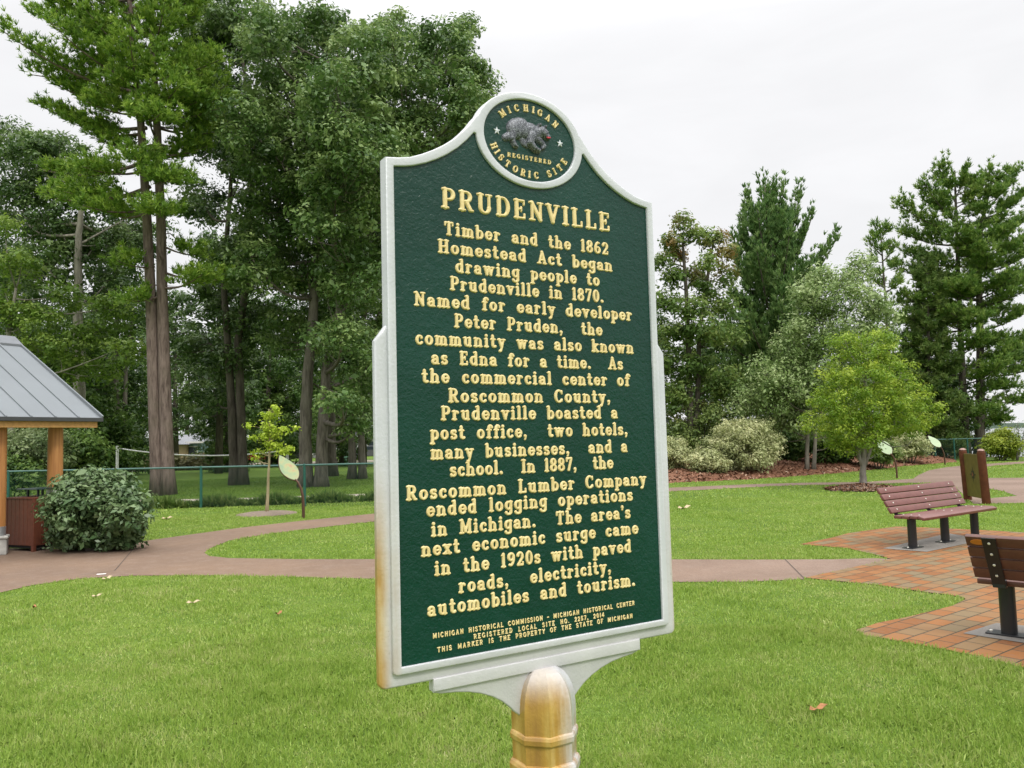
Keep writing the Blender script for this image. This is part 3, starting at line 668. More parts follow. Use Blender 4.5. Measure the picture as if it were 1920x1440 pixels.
cast('flange', [[(-.345, .668)]+[(-x, y) for x, y in fl[1:]]+[(x, y) for x, y in fl[1:][::-1]]+[(.345, .668)]] + [[(-.339, .655), (-.339, -.008), (.339, -.008), (.339, .655)]], .0085, .0265, M['flange'], MK, .0045)
# bracket under the plate: a lipped bar and curved webs running into the post
lipb = [(.265, -.0345), (.265, -.0600), (-.265, -.0600), (-.265, -.0345)]
cast('bracket_bar', [lipb], .0045, .0290, M['flange'], MK, .0025)
web = [(.262, -.055), (.262, -.064), (.246, -.0685), (.215, -.0715), (.185, -.0765), (.155, -.085), (.128, -.0965), (.107, -.109), (.090, -.123), (.076, -.137), (.060, -.150)]
cast('bracket_web', [web + [(-x, y) for x, y in web[::-1]]], .0105, .0225, M['flange'], MK, .004)
pc = (0, .016, Z0); R8 = math.pi/8
ogive = [(.0712, -.200), (.0712, -.152), (.0706, -.132), (.0685, -.113), (.0640, -.096), (.0565, -.080), (.0460, -.0670), (.0345, -.0590), (.027, -.0563)]
mb = MB(); mb.lathe(pc, [(.0695, -Z0+.0), (.0695, -.262), (.0705, -.20)] + ogive[1:], 16, R8)
for i_ in range(len(mb.v)):                                        # slightly hollow facets between the eight arrises
    if (i_ % 16) % 2 == 1:
        x_, y_, z_ = mb.v[i_]; mb.v[i_] = (pc[0]+(x_-pc[0])*.893, pc[1]+(y_-pc[1])*.893, z_)
PO = mb.build('post', M['post'], MK, angle=.42)
mb = MB(); mb.lathe(pc, [(.069, -.2045), (.0745, -.2005), (.0755, -.190), (.0730, -.1835), (.0695, -.1815)], 8, R8); mb.build('collar', M['post'], PO, bevel=.0015)
mb = MB(); mb.lathe(pc, [(.068, -.275), (.077, -.268), (.078, -.252), (.0745, -.2445), (.069, -.242)], 8, R8); mb.build('collar', M['post'], PO, bevel=.0015)

BODY = [("Timber and the 1862", -.218, .2095, .8700), ("Homestead Act began", -.2330, .2195, .8303), ("drawing people to", -.1930, .1799, .7921), ("Prudenville in 1870.", -.2068, .1908, .7535),
 ("Named for early developer", -.2895, .2743, .7149), ("Peter Pruden,  the", -.1987, .1824, .6745), ("community was also known", -.2878, .2751, .6353), ("as Edna for a time.  As", -.2533, .2406, .5955),
 ("the commercial center of", -.2754, .2593, .5569), ("Roscommon County,", -.2163, .2004, .5170), ("Prudenville boasted a", -.2338, .2198, .4801), ("post office,  two hotels,", -.2588, .2482, .4405),
 ("many businesses,  and a", -.2586, .2453, .4005), ("school.  In 1887,  the", -.2163, .2011, .3638), ("Roscommon Lumber Company", -.3141, .2988, .3210), ("ended logging operations", -.2703, .2558, .2860),
 ("in Michigan.  The area's", -.2607, .2471, .2455), ("next economic surge came", -.2831, .2684, .2076), ("in the 1920s with paved", -.2549, .2452, .1670), ("roads,  electricity,", -.2013, .1849, .1262), ("automobiles and tourism.", -.2723, .2542, .0884)]
line('title_lettering', "PRUDENVILLE", -.2218, .2162, .9268, .0455, .0036, M['gold'], PANEL, .026)
for t_, u0, u1, v in BODY: line('text_line', t_, u0, u1, v, .0296, .0028, M['gold'], PANEL)
for t_, u0, u1, v in (("MICHIGAN HISTORICAL COMMISSION - MICHIGAN HISTORICAL CENTER", -.2639, .2521, .0444), ("REGISTERED LOCAL SITE NO. 2257, 2014", -.1717, .1624, .0295), ("THIS MARKER IS THE PROPERTY OF THE STATE OF MICHIGAN", -.2545, .2446, .0158)):
    line('text_line', t_, u0, u1, v-.0, .0098, .0016, M['gold'], PANEL, .04, True, .4)
R = Relief()
def on_ellipse(text, degs, k, size, flip):
    for c, dg in zip(text, degs):
        t = math.radians(dg); x, y = .1213*math.cos(t), .0937*math.sin(t)
        nx_, ny_ = math.cos(t)/.1213, math.sin(t)/.0937; a = math.atan2(ny_, nx_) + (math.pi/2 if flip else -math.pi/2)
        w = GLY[c][0]*size/2
        cx_, cy_ = x*k, EV+y*k
        R.glyph(c, cx_-w*math.cos(a)+size*.5*math.sin(a), cy_-w*math.sin(a)-size*.5*math.cos(a), size, .003, a, .04)
on_ellipse("MICHIGAN", [137.5, 123.5, 110.5, 95.5, 83.5, 72.5, 58.5, 43.5], .80, .0160, False)
on_ellipse("HISTORIC", [200.5, 210.5, 220.5, 233, 246, 258, 267.5, 278], .835, .0160, True)
on_ellipse("SITE", [299, 309.5, 321, 335], .835, .0160, True)
R.build('seal_lettering', M['gold'], PANEL)
line('seal_lettering', "REGISTERED", -.0600, .0545, 1.0652, .0102, .0022, M['gold'], PANEL, .05)
for sx in (-.0865, .0820):
    pts = []
    for i in range(10):
        rr = .0098 if i % 2 == 0 else .0040; a = math.pi/2+i*math.pi/5; pts.append((sx+rr*math.cos(a), 1.1195+rr*math.sin(a)))
    mb = MB(); n = len(pts); vs = [Vector((x, FACE_N+.001, Z0+y)) for x, y in pts] + [Vector((sx+(x-sx)*.9, FACE_N-.0018, Z0+1.1195+(y-1.1195)*.9)) for x, y in pts] + [Vector((sx, FACE_N-.0032, Z0+1.1195))]
    mb.add(vs, [(i, (i+1) % n, n+(i+1) % n, n+i) for i in range(n)] + [(n+i, n+(i+1) % n, 2*n) for i in range(n)]); mb.build('star', M['star'], PANEL)
# the relief animal: soft union of tapered limbs, as a height field
PARTS = [(-.036, .012, .006, .015, .022, .0195, .014), (-.030, .014, -.020, .018, .0245, .024, .014), (.010, .012, .030, .016, .0175, .015, .013), (.034, .018, .042, .015, .0145, .0125, .016), (.046, .009, .0505, .008, .0085, .0072, .015),
 (.028, .031, .028, .032, .0045, .004, .017), (.044, .030, .044, .031, .004, .0035, .016),
 (-.044, -.002, -.062, -.012, .0105, .0085, .008), (-.041, .004, -.045, -.012, .0135, .0085, .013), (-.045, -.012, -.039, -.026, .0075, .006, .012), (-.039, -.026, -.034, -.029, .006, .0045, .012),
 (-.020, -.003, -.014, -.017, .010, .0075, .006), (-.014, -.017, -.006, -.022, .007, .0055, .006), (.006, .004, .001, -.014, .0145, .0105, .018), (.001, -.014, .014, -.026, .0095, .0078, .017), (.014, -.026, .024, -.029, .0078, .006, .016),
 (.024, .000, .034, -.007, .010, .0075, .010), (.034, -.007, .040, -.014, .0075, .0065, .010), (.040, -.014, .036, -.021, .0065, .0045, .010)]
res = .0011; X, Y = np.meshgrid(np.arange(-.082, .068, res), np.arange(-.046, .050, res)); Hh = np.full(X.shape, -1.)
for x0, y0, x1, y1, w0, w1, ht in PARTS:
    dx, dy = x1-x0, y1-y0; t = np.clip(((X-x0)*dx+(Y-y0)*dy)/(dx*dx+dy*dy+1e-12), 0, 1); w = w0+(w1-w0)*t
    q = 1-(np.hypot(X-x0-t*dx, Y-y0-t*dy)/w)**2
    Hh = np.maximum(Hh, np.where(q > 0, ht*.75*np.sqrt(np.clip(q, 0, 1)), q*.006))
Hh = np.clip(Hh, -.0015, 1) + np.where(Hh > 0, .00025*np.sin(X*900+3*np.sin(Y*500))*np.sin(Y*800), 0)
n = X.shape[1]; ii = (np.arange(X.shape[0]-1)[:, None]*n+np.arange(n-1)[None]).ravel(); f = np.stack([ii, ii+1, ii+n+1, ii+n], -1)
f = f[(Hh.ravel()[f] > -.0014).any(1)]; u, inv = np.unique(f, return_inverse=True)
BX0, BY0 = -.004, 1.1195
v = np.stack([X.ravel()+BX0, FACE_N-Hh.ravel(), Z0+BY0+Y.ravel()], -1)[u]
BEAR = link('animal_relief', npmesh('animal_relief', v, inv.reshape(-1, 4)), M['bear'], PANEL, True)
mb = MB(); mb.tube([(BX0+.042, FACE_N-.0125, Z0+BY0+.003), (BX0+.047, FACE_N-.0135, Z0+BY0+.0025), (BX0+.053, FACE_N-.011, Z0+BY0+.0045)], [.0015, .0024, .0015], 6)
mb.build('mouth', M['red'], BEAR, True)

# ------------------------------------------------------------------ park furniture
M['bench'] = mat_simple('bench_plank', (.155, .060, .050), .42, 0, .16, 14, .12, 90, .5)
M['bench2'] = mat_simple('bench_plank_brown', (.105, .040, .028), .45, 0, .2, 14, .12, 90, .5)
M['black'] = mat_simple('black_steel', (.012, .013, .015), .35, 0, .1, 10, .05, 60)
M['bolt'] = mat_simple('bolt_steel', (.70, .68, .60), .4, .1, .05)
M['badge'] = mat_simple('badge_orange', (.50, .17, .02), .4)
def make_bench(plank, name_label, loc, rz, badge=False):
    """length along x, sitter faces -y; three pedestal legs"""
    B = empty('park_bench', loc, name_label, 'bench', rz)
    L = 2.06
    sl = math.radians(30)
    RX = Matrix.Rotation(-sl, 3, 'X')                            # leans the top back (+y)
    b0 = Vector((0, .205, .455)); up = RX @ Vector((0, 0, 1)); fw = RX @ Vector((0, -1, 0))
    mb = MB()
    for i in range(4): mb.box(b0+up*(.052+i*.099), (L, .040, .089), M=RX, bev=.008)
    BK = mb.build('backrest', plank, B, angle=.6)
    mb = MB()
    for i, (y, z) in enumerate(((.125, .418), (.015, .420), (-.095, .426))): mb.box((0, y, z), (L, .103, .042), bev=.008)
    mb.box((0, -.198, .420), (L, .085, .042), M=Matrix.Rotation(.30, 3, 'X'), bev=.012)
    SE = mb.build('seat', plank, B, angle=.6)
    for x in (-.87, 0, .87):
        mb = MB(); mb.tube([(x, .02, .012), (x, .02, .385)], .057, 20)
        LG = mb.build('leg', M['black'], B, angle=.6)
        mb = MB(); mb.box((x, .02, .006), (.30, .14, .012), bev=.004); mb.build('base_plate', M['black'], LG)
        for s in (-.125, .125):
            mb = MB(); mb.lathe((x+s, .02, .012), [(.013, 0), (.013, .010), (.006, .012)], 6); mb.build('bolt', M['bolt'], LG)
        mb = MB(); mb.box((x, -.01, .391), (.075, .42, .010))
        mb.box(b0+up*.165-fw*.0265, (.095, .008, .46), M=RX); mb.box((x, .205, .43), (.09, .012, .10)) if False else None
        for k in range(len(mb.v)-8, len(mb.v)): mb.v[k] = (mb.v[k][0]+x, mb.v[k][1], mb.v[k][2])
        mb.box((x, .192, .416), (.085, .05, .06))
        mb.build('bracket', M['black'], B, bevel=.003)
        for i in range(4):
            c = b0+up*(.052+i*.099)+Vector((x, 0, 0))
            for sgn_ in (1, -1):
                q = c + fw*(.0208 if sgn_ > 0 else -.0318)
                mb = MB(); d = fw*sgn_; mb.tube([q, q+d*.004, q+d*.0055], [.0100, .0100, .006], 10); mb.build('bolt', M['bolt'], BK)
        for y in (.125, .015, -.095):
            mb = MB(); mb.lathe((x, y, .4405 if y > -.05 else .4465), [(.010, 0), (.010, .004), (.006, .006)], 10); mb.build('bolt', M['bolt'], SE)
    if badge:
        c = b0+up*(.052+3*.099)-fw*.0225; mb = MB(); n = 28
        pr = [(L/2-.085+.052*math.cos(2*math.pi*k/n), .022*math.sin(2*math.pi*k/n)) for k in range(n)]
        Mx = Matrix(((1, 0, 0, c.x), (0, up.y, -fw.y, c.y), (0, up.z, -fw.z, c.z), (0, 0, 0, 1)))
        mb.prism(pr, -.003, .003, Mx); bd = mb.build('badge', M['badge'], BK)
        bm = bmesh.new(); bm.from_mesh(bd.data); bmesh.ops.recalc_face_normals(bm, faces=bm.faces); bm.to_mesh(bd.data); bm.free()
    return B
def legpos(px, py, h=0): return np.array(at(px, py, h))
l1, l2 = legpos(1712, 1029), legpos(1773, 1017.5)
ang = math.atan2(*(l2-l1)[::-1])
ctr = l1 + (l2-l1)/np.linalg.norm(l2-l1)*.87
_o = np.array([math.sin(ang), -math.cos(ang)])*.02
make_bench(M['bench'], 'dusty red plank bench facing the camera on the brick plaza', (ctr[0]+_o[0], ctr[1]+_o[1], .014), ang)
k1 = legpos(1889, 1192); ang2 = math.radians(180-45)
d2 = np.array([math.cos(ang2), math.sin(ang2)])
ctr2 = k1 - d2*.87
make_bench(M['bench2'], 'dark brown plank bench seen from behind at the right edge', (ctr2[0]-.02*math.sin(ang2)*-1, ctr2[1]+.02*math.cos(ang2), .014), ang2, True)
BENCH2 = (k1, ang2)

# information board between two wooden posts
M['post_wood'] = mat_simple('post_wood', (.085, .028, .012), .65, 0, .3, 12, .2, 40, .15)
M['board'] = mat_simple('board_bronze', (.125, .092, .022), .45, .15, .22, 9, .1, 60)
pR = np.array(at(1850, 945)); pL = np.array(at(1815, 937.5))
IB = empty('information_board', (*((pR+pL)/2), 0), 'olive information board with an emblem between two brown posts behind the bench', 'information board')
c0 = (pR+pL)/2
lean = np.array([-.045, .0])
for p in (pL, pR):
    x, y = p-c0; mb = MB()
    mb.tube([(x, y, -.02), (x+lean[0]*.5, y, .55), (x+lean[0], y, 1.08), (x+lean[0]*1.02, y, 1.13), (x+lean[0]*1.03, y, 1.155)], [.085, .083, .081, .066, .03], 20)
    mb.build('post', M['post_wood'], IB, angle=.8)
    mb = MB(); mb.lathe((x+lean[0]*1.03, y, 1.118), [(.05, 0), (.074, .012), (.062, .034), (.03, .05), (.008, .053)], 18); mb.build('post_cap', mat_simple('cap_copper', (.26, .15, .12), .4, .2), IB.children[-1], angle=.8)
d = (pR-pL); Lb = np.linalg.norm(d); d /= Lb; nb_ = np.array([d[1], -d[0]])
if nb_ @ c0 > 0: nb_ = -nb_
mb = MB(); q = lambda s, z, t: Vector((*( (d*s+nb_*t)+lean*z/1.1), z))
h_ = Lb/2-.06
cs = [(-h_, .10), (h_, .10), (h_, 1.05), (-h_, 1.05)]
mb.add([q(s, z, .022) for s, z in cs]+[q(s, z, -.022) for s, z in cs], [(0, 1, 2, 3), (7, 6, 5, 4), (0, 4, 5, 1), (1, 5, 6, 2), (2, 6, 7, 3), (3, 7, 4, 0)])
BP = mb.build('panel', M['board'], IB)
bm = bmesh.new(); bm.from_mesh(BP.data); bmesh.ops.recalc_face_normals(bm, faces=bm.faces); bm.to_mesh(BP.data); bm.free()
mb = MB(); zc = .60; star = []
for i in range(16):
    rr = (.20 if i % 4 == 0 else .135 if i % 2 == 0 else .07); a = math.pi/2+i*math.pi/8; star.append((rr*math.cos(a), zc+rr*math.sin(a)))
mb.add([q(s, z, .0255) for s, z in star]+[q(0, zc, .0285)], [(i, (i+1) % 16, 16) for i in range(16)])
mb.build('emblem', mat_simple('emblem_dark', (.018, .018, .014), .5), BP)
mb = MB(); dm = [(.0, zc+.06), (.05, zc), (0, zc-.06), (-.05, zc)]; mb.add([q(s, z, .0305) for s, z in dm], [(0, 1, 2, 3)]); mb.build('emblem', mat_simple('emblem_red', (.19, .06, .03), .5), BP)

# leaf-shaped trail signs
M['bronze'] = mat_simple('bronze_pole', (.10, .052, .032), .35, .35, .2, 20)
m = NT('leaf_sign_print'); p = m.pos(False); x, y, z = m.sep(p)
f = m.noise(p, 5.5, 3, .5); c = m.ramp(f, [(.33, (.17, .25, .13)), (.50, (.24, .29, .13)), (.60, (.31, .27, .11)), (.68, (.30, .19, .10)), (.78, (.17, .27, .18))])
c = m.mix(m.rng(z, 1.02, .86), c, (.25, .29, .14)); m.bsdf(c, .35, 0, None, .5); M['leafprint'] = m.m
M['leafback'] = mat_simple('leaf_sign_green', (.34, .44, .26), .45, 0, .08, 6)
def leaf_outline(n=22):
    pts = []
    for k in range(n+1):
        t = k/n; w = .175*math.sin(math.pi*t**.82)**.85*(1-.12*t); pts.append((w, t*.66))
    return pts[1:-1]
def leaf_sign(px, py, label, rz, mat, yaw_h=1.0, s=1.0, lean=-.36):
    g0 = at(px, py)
    LS = empty('leaf_sign', (*g0, 0), label, 'trail sign', 0, 'leaf shaped trail signs')
    mb = MB(); path = [(0, 0, 0), (.0, 0, .25), (-.01, 0, .42), (-.045, 0, .58), (-.10, 0, .69), (-.155, 0, .755)]
    path = [(a*s, b, c*s) for a, b, c in path]
    mb.tube(path, [.030*s, .030*s, .028*s, .025*s, .021*s, .017*s], 12); mb.build('pole', M['bronze'], LS, angle=.8)
    hw = leaf_outline(); outl = hw + [(0, .66)] + [(-a, b) for a, b in hw[::-1]] + [(0, 0)]
    base = Matrix.Translation(Vector((-.135*s, 0, .735*s))) @ Matrix.Rotation(lean*1.35, 4, 'Y') @ Matrix.Rotation(rz, 4, 'Z') @ Matrix.Rotation(-.5, 4, 'X') @ Matrix(((s, 0, 0, 0), (0, 0, -s, 0), (0, s, 0, 0), (0, 0, 0, 1)))
    mb = MB(); mb.prism(outl, .004, .012, base); pn = mb.build('leaf_panel', mat, LS)
    mb = MB(); mb.prism([(a*1.05, (b-.33)*1.035+.33) for a, b in outl], -.014, .0045, base); rim = mb.build('rim', M['bronze'], LS)
    for o_ in (pn, rim):
        bm = bmesh.new(); bm.from_mesh(o_.data); bmesh.ops.recalc_face_normals(bm, faces=bm.faces); bm.to_mesh(o_.data); bm.free()
    return LS
leaf_sign(569, 972, 'leaf shaped sign with coloured picture beside the young yellow tree', .75, M['leafprint'], s=1.16, lean=-.24)
leaf_sign(1682, 897, 'pale green leaf shaped sign half hidden by the yellow green tree', .02, M['leafback'], s=1.1)
leaf_sign(1772, 871.5, 'pale green leaf shaped sign by the mulch near the teal fence corner', .22, M['leafback'], s=1.08)

# chain-link fences
M['teal'] = mat_simple('fence_green_vinyl', (.018, .10, .075), .4, 0, .12, 5)
M['rail'] = mat_simple('fence_rail', (.06, .135, .115), .32, 0, .25, 1.5)
M['wire'] = mat_simple('fence_wire', (.02, .07, .055), .5)
def fence(a, b, h, label, posts, step=.075, wr=.0035):
    a, b = np.array(a, float), np.array(b, float); L = np.linalg.norm(b-a); d = (b-a)/L; nrm = np.array([d[1], -d[0]])
    FN = empty('chain_link_fence', (a[0], a[1], 0), label, 'fence')
    q = lambda s, z, t=0: (d[0]*s+nrm[0]*t, d[1]*s+nrm[1]*t, z)
    for s in posts:
        mb = MB(); mb.tube([q(s, 0), q(s, h+.01)], .037, 12); mb.lathe(q(s, h+.005), [(.040, 0), (.036, .022), (.015, .034)], 12); mb.build('post', M['teal'], FN, angle=.8)
    mb = MB(); mb.tube([q(0, h), q(L, h)], .0265, 10); mb.build('top_rail', M['rail'], FN, angle=.8)
    V = []; Fq = []; n = 0
    for sgn_ in (1, -1):
        for s in np.arange(-h, L+h, step):
            s0, s1 = s, s+sgn_*h; z0, z1 = .03, h-.02
            if sgn_ < 0: s0, s1 = s+h, s
            lo, hi = min(s0, s1), max(s0, s1)
            if hi < 0 or lo > L: continue
            def clipz(sx): return z0+(sx-s0)/(s1-s0)*(z1-z0)
            e0, e1 = max(lo, 0), min(hi, L); za, zb = clipz(e0), clipz(e1)
            for k in (0, 1):
                off = wr
                pa, pb = np.array(q(e0, za, .001*sgn_)), np.array(q(e1, zb, .001*sgn_)); up = np.array([0, 0, off]) if k == 0 else np.array([nrm[0]*off, nrm[1]*off, 0])
                V += [pa-up, pb-up, pb+up, pa+up]; Fq.append((n, n+1, n+2, n+3)); n += 4
    link('mesh', npmesh('mesh', V, Fq), M['wire'], FN)
    return FN
fa = P(-250, 880, 23.6)[:2]; fb = P(377, 900, 21.4)[:2]; fc = P(980, 900, 20.2)[:2]
d_ = (fc-fa)/np.linalg.norm(fc-fa)
def along(px):
    # where the line of sight through column px crosses the fence
    v = ray(px, 900)[:2]; A_ = np.array([[v[0], -d_[0]], [v[1], -d_[1]]]); return float(np.linalg.solve(A_, fa)[1])
fence(fa, fc, 1.10, 'long green chain link fence across the left of the lawn', [along(377)+(along(571)-along(377))*k for k in (-3, -2, -1, 0, 1, 2)])
fence(P(1744, 900, 40.5)[:2], P(1800, 900, 40.0)[:2], 1.08, 'short teal fence section closing the path at the mulch bed', [0, .32, 1.18])
fence(P(1800, 900, 40.0)[:2]+np.array([.02, .02]), P(2060, 900, 42.5)[:2], 1.08, 'teal chain link fence along the lake behind the yellow green bush', [.6, 3.05, 5.5])

# shelter at the left edge
M['metal_roof'] = mat_simple('metal_roof', (.165, .182, .195), .5, 0, .06, 1.2, .05, 6)
M['fascia'] = mat_simple('fascia_wood', (.50, .27, .085), .6, 0, .2, 20)
M['dark_trim'] = mat_simple('dark_trim', (.045, .047, .05), .45)
m = NT('post_timber'); p = m.pos(False); f = m.noise(m.mapv(p, (1, 1, .06)), 26, 5, .6)
m.bsdf(m.ramp(f, [(.3, (.30, .125, .038)), (.6, (.44, .205, .065)), (.8, (.50, .26, .09))]), .55, 0, m.bump(f, .2, .01), .4); M['timber'] = m.m
M['steel'] = mat_simple('galvanised_steel', (.42, .43, .44), .35, .6, .12, 12)
M['pier'] = mat_simple('pier_stone', (.40, .39, .36), .85, 0, .3, 7, .5, 25)
EVE = np.array([-7.34, 14.0]); ED = np.array([-.471, -.882]); UD = np.array([-.882, .471]); ZE = 2.205; TP = .60
SH = empty('picnic_shelter', (EVE[0]+ED[0]*3+UD[0]*2.7, EVE[1]+ED[1]*3+UD[1]*2.7, 0), 'open shelter with grey standing seam roof on round timber posts', 'shelter')
so = np.array(SH.location[:2])
def sp_(a, b, z): xy = EVE+ED*a+UD*b-so; return Vector((xy[0], xy[1], z))
RUN, LEN = 2.72, 6.5
def slope(a, b, up): return sp_(a, b, ZE+b*TP+up)
mb = MB()
for side in (0, 1):
    def S2(a, b, up):
        bb = b if side == 0 else 2*RUN-b
        v = sp_(a, bb, ZE+b*TP+up); return v
    q = [S2(0, 0, .0), S2(LEN, 0, .0), S2(LEN, RUN, .0), S2(0, RUN, .0), S2(0, 0, -.035), S2(LEN, 0, -.035), S2(LEN, RUN, -.035), S2(0, RUN, -.035)]
    mb.add(q, [(0, 1, 2, 3), (7, 6, 5, 4), (0, 4, 5, 1), (1, 5, 6, 2), (3, 7, 4, 0)])
    for k in range(1, int(LEN/.405)+1):
        a = .405*k
        q = [S2(a-.014, 0, .001), S2(a+.014, 0, .001), S2(a+.014, RUN, .001), S2(a-.014, RUN, .001), S2(a-.014, 0, .022), S2(a+.014, 0, .022), S2(a+.014, RUN, .022), S2(a-.014, RUN, .022)]
        mb.add(q, [(4, 5, 6, 7), (0, 1, 5, 4), (1, 2, 6, 5), (2, 3, 7, 6), (3, 0, 4, 7)])
RF = mb.build('roof', M['metal_roof'], SH)
bm = bmesh.new(); bm.from_mesh(RF.data); bmesh.ops.recalc_face_normals(bm, faces=bm.faces); bm.to_mesh(RF.data); bm.free()
def beam(name, pts, w, h, mat, par):
    mb = MB(); a, b = Vector(pts[0]), Vector(pts[1]); t = (b-a).normalized(); s = t.cross(Vector((0, 0, 1))).normalized()*w/2; u = s.cross(t).normalized()*h/2
    mb.add([a-s-u, a+s-u, a+s+u, a-s+u, b-s-u, b+s-u, b+s+u, b-s+u], [(3, 2, 1, 0), (4, 5, 6, 7), (0, 1, 5, 4), (1, 2, 6, 5), (2, 3, 7, 6), (3, 0, 4, 7)])
    return mb.build(name, mat, par, bevel=.006)
beam('gutter', (sp_(-.02, -.025, ZE-.03), sp_(LEN, -.025, ZE-.03)), .05, .07, M['dark_trim'], RF)
beam('fascia', (sp_(.05, .04, ZE-.115), sp_(LEN, .04, ZE-.115)), .05, .11, M['fascia'], SH)
for z_, aa in ((0, .0),):
    beam('rake_trim', (sp_(-.016, -.02, ZE-.005), sp_(-.016, RUN+.02, ZE+RUN*TP-.005)), .03, .10, M['metal_roof'], RF)
mb = MB(); mb.add([slope(-.03, RUN-.26, .045), slope(LEN, RUN-.26, .045), sp_(LEN, RUN, ZE+RUN*TP+.07), sp_(-.03, RUN, ZE+RUN*TP+.07), slope(-.03, RUN-.26, .005), slope(LEN, RUN-.26, .005), sp_(-.03, RUN+.26, ZE+RUN*TP-.11), sp_(LEN, RUN+.26, ZE+RUN*TP-.11)], [(0, 1, 2, 3), (4, 5, 1, 0), (3, 2, 7, 6), (0, 3, 6, 4)])
rc_ = mb.build('ridge_cap', M['metal_roof'], RF); rc_.data.materials[0] = mat_simple('ridge_cap', (.16, .17, .185), .45, .2)
for (px, dd, pz, lab) in ((103, 13.64, .82, 1), (-4, 12.78, .28, 0)):
    w = P(px, 900, dd)[:2]-so
    zt = ZE+.03
    mb = MB(); mb.tube([(w[0], w[1], pz+.16), (w[0], w[1], zt)], [.122, .116], 28); pt = mb.build('post', M['timber'], SH, angle=.8)
    mb = MB(); mb.lathe((w[0], w[1], pz), [(.17, 0), (.17, .02), (.128, .02), (.128, .17), (.124, .172)], 28); mb.build('post_base', M['steel'], pt, angle=.8)
    mb = MB(); ps = .56 if lab else .30; mb.box((w[0], w[1], pz/2), (ps, ps, pz), rz=.49); mb.box((w[0], w[1], pz+.001), (ps+.04, ps+.04, .05), rz=.49); mb.build('pier', M['pier'], SH, bevel=.02)
beam('rafter', (sp_(.3, .25, ZE-.02), sp_(.3, RUN, ZE+RUN*TP-.17)), .09, .14, M['fascia'], SH)
for b_off in (2*RUN-.45,):
    for a_ in (.6, 5.2):
        w = sp_(a_, b_off, 0); mb = MB(); mb.tube([(w.x, w.y, .4), (w.x, w.y, ZE+.2)], .12, 20); mb.build('post', M['timber'], SH, angle=.8)
        mb = MB(); mb.box((w.x, w.y, .2), (.5, .5, .4), rz=.49); mb.build('pier', M['pier'], SH, bevel=.02)

# litter bin clad in brown slats, with a rain hood
M['slat'] = mat_simple('bin_slat', (.135, .042, .024), .45, 0, .2, 16, .15, 60)
M['hood'] = mat_simple('bin_hood', (.02, .045, .045), .35)
C0 = np.array(at(62, 1035.5)); Cl = np.array(at(4, 1032)); ux = (Cl-C0)/np.linalg.norm(Cl-C0); uy = np.array([-ux[1], ux[0]]);
if uy[1] < 0: uy = -uy
BW, BH = .70, .86
cb = C0+ux*BW/2+uy*BW/2
# turn the box so that its right hand side shows
th_ = -.62
ux = np.array([math.cos(math.pi+th_+.0), math.sin(math.pi+th_)]); ux = -np.array([math.cos(.42), -math.sin(.42)]); uy = np.array([math.sin(.42), math.cos(.42)])
BW = .72
cb = C0+ux*BW/2+uy*BW/2
BN = empty('litter_bin', (*cb, 0), 'square brown slatted litter bin with flat dark hood under the shelter', 'litter bin', -.42)
mb = MB(); mb.box((0, 0, BH/2+.03), (BW-.05, BW-.05, BH-.05)); body = mb.build('liner', mat_simple('bin_liner', (.012, .01, .009), .8), BN)
mb = MB()
for s in (-1, 1):
    for k in range(6):
        t = -BW/2+.05+(k+.5)*(BW-.10)/6
        mb.box((t, s*(BW/2-.012), BH/2+.05), ((BW-.10)/6-.008, .022, BH-.10), bev=.004)
        mb.box((s*(BW/2-.012), t, BH/2+.05), (.022, (BW-.10)/6-.008, BH-.10), bev=.004)
    for s2 in (-1, 1): mb.box((s*(BW/2-.022), s2*(BW/2-.022), BH/2), (.058, .058, BH), bev=.006)
mb.build('slat_cladding', M['slat'], BN)
mb = MB(); mb.box((0, 0, BH+.012), (BW+.02, BW+.02, .028), bev=.006); mb.build('rim', M['slat'], BN)
for s in (-.13, .13):
    for s2 in (-.13, .13):
        mb = MB(); mb.box((s, s2, BH+.085), (.03, .03, .12)); mb.build('hood_leg', M['hood'], BN)
mb = MB(); mb.lathe((0, 0, BH+.145), [(.36, 0), (.36, .012), (.33, .02), (.05, .03)], 4, math.pi/4); mb.build('hood', M['hood'], BN)

# volleyball posts and the rolled net between them, beyond the fence
M['white_pole'] = mat_simple('white_pole', (.66, .66, .64), .5, 0, .1, 6)
def vpole(px, dd, top, label):
    g0 = P(px, 905, dd); t = P(px, top, dd)[2]
    mb = MB(); mb.tube([(0, 0, 0), (0, 0, t*.5), (0, 0, t)], [.075, .07, .07], 12); mb.lathe((0, 0, t), [(.078, 0), (.078, .03), (.04, .045)], 12)
    o = mb.build('net_pole', M['white_pole'], None, angle=.8); o.location = (g0[0], g0[1], 0); return tag(o, label, 'net pole', 'volleyball net poles'), np.array([g0[0], g0[1], t])
_, va = vpole(219.5, 40, 838, 'white net pole standing left of the double pine trunk')
_, vb = vpole(539, 42, 852, 'white net pole behind the young yellow tree')
mb = MB(); A_ = P(230, 842, 40.0); B_ = P(534, 845, 41.9); cps = []
for k in range(25):
    t = k/24; cps.append(A_*(1-t)+B_*t-np.array([0, 0, .30*4*t*(1-t)]))
mb.tube(cps, .035, 8)
o = mb.build('net_tape', M['white_pole'], None, angle=.8); tag(o, 'sagging white net tape strung between the two net poles', 'net')
for a_, b_p in ((va, A_), (vb, B_)):
    mb = MB(); mb.tube([(a_[0], a_[1], a_[2]-.06), b_p], .012, 6); r_ = mb.build('cord', M['white_pole'], o)

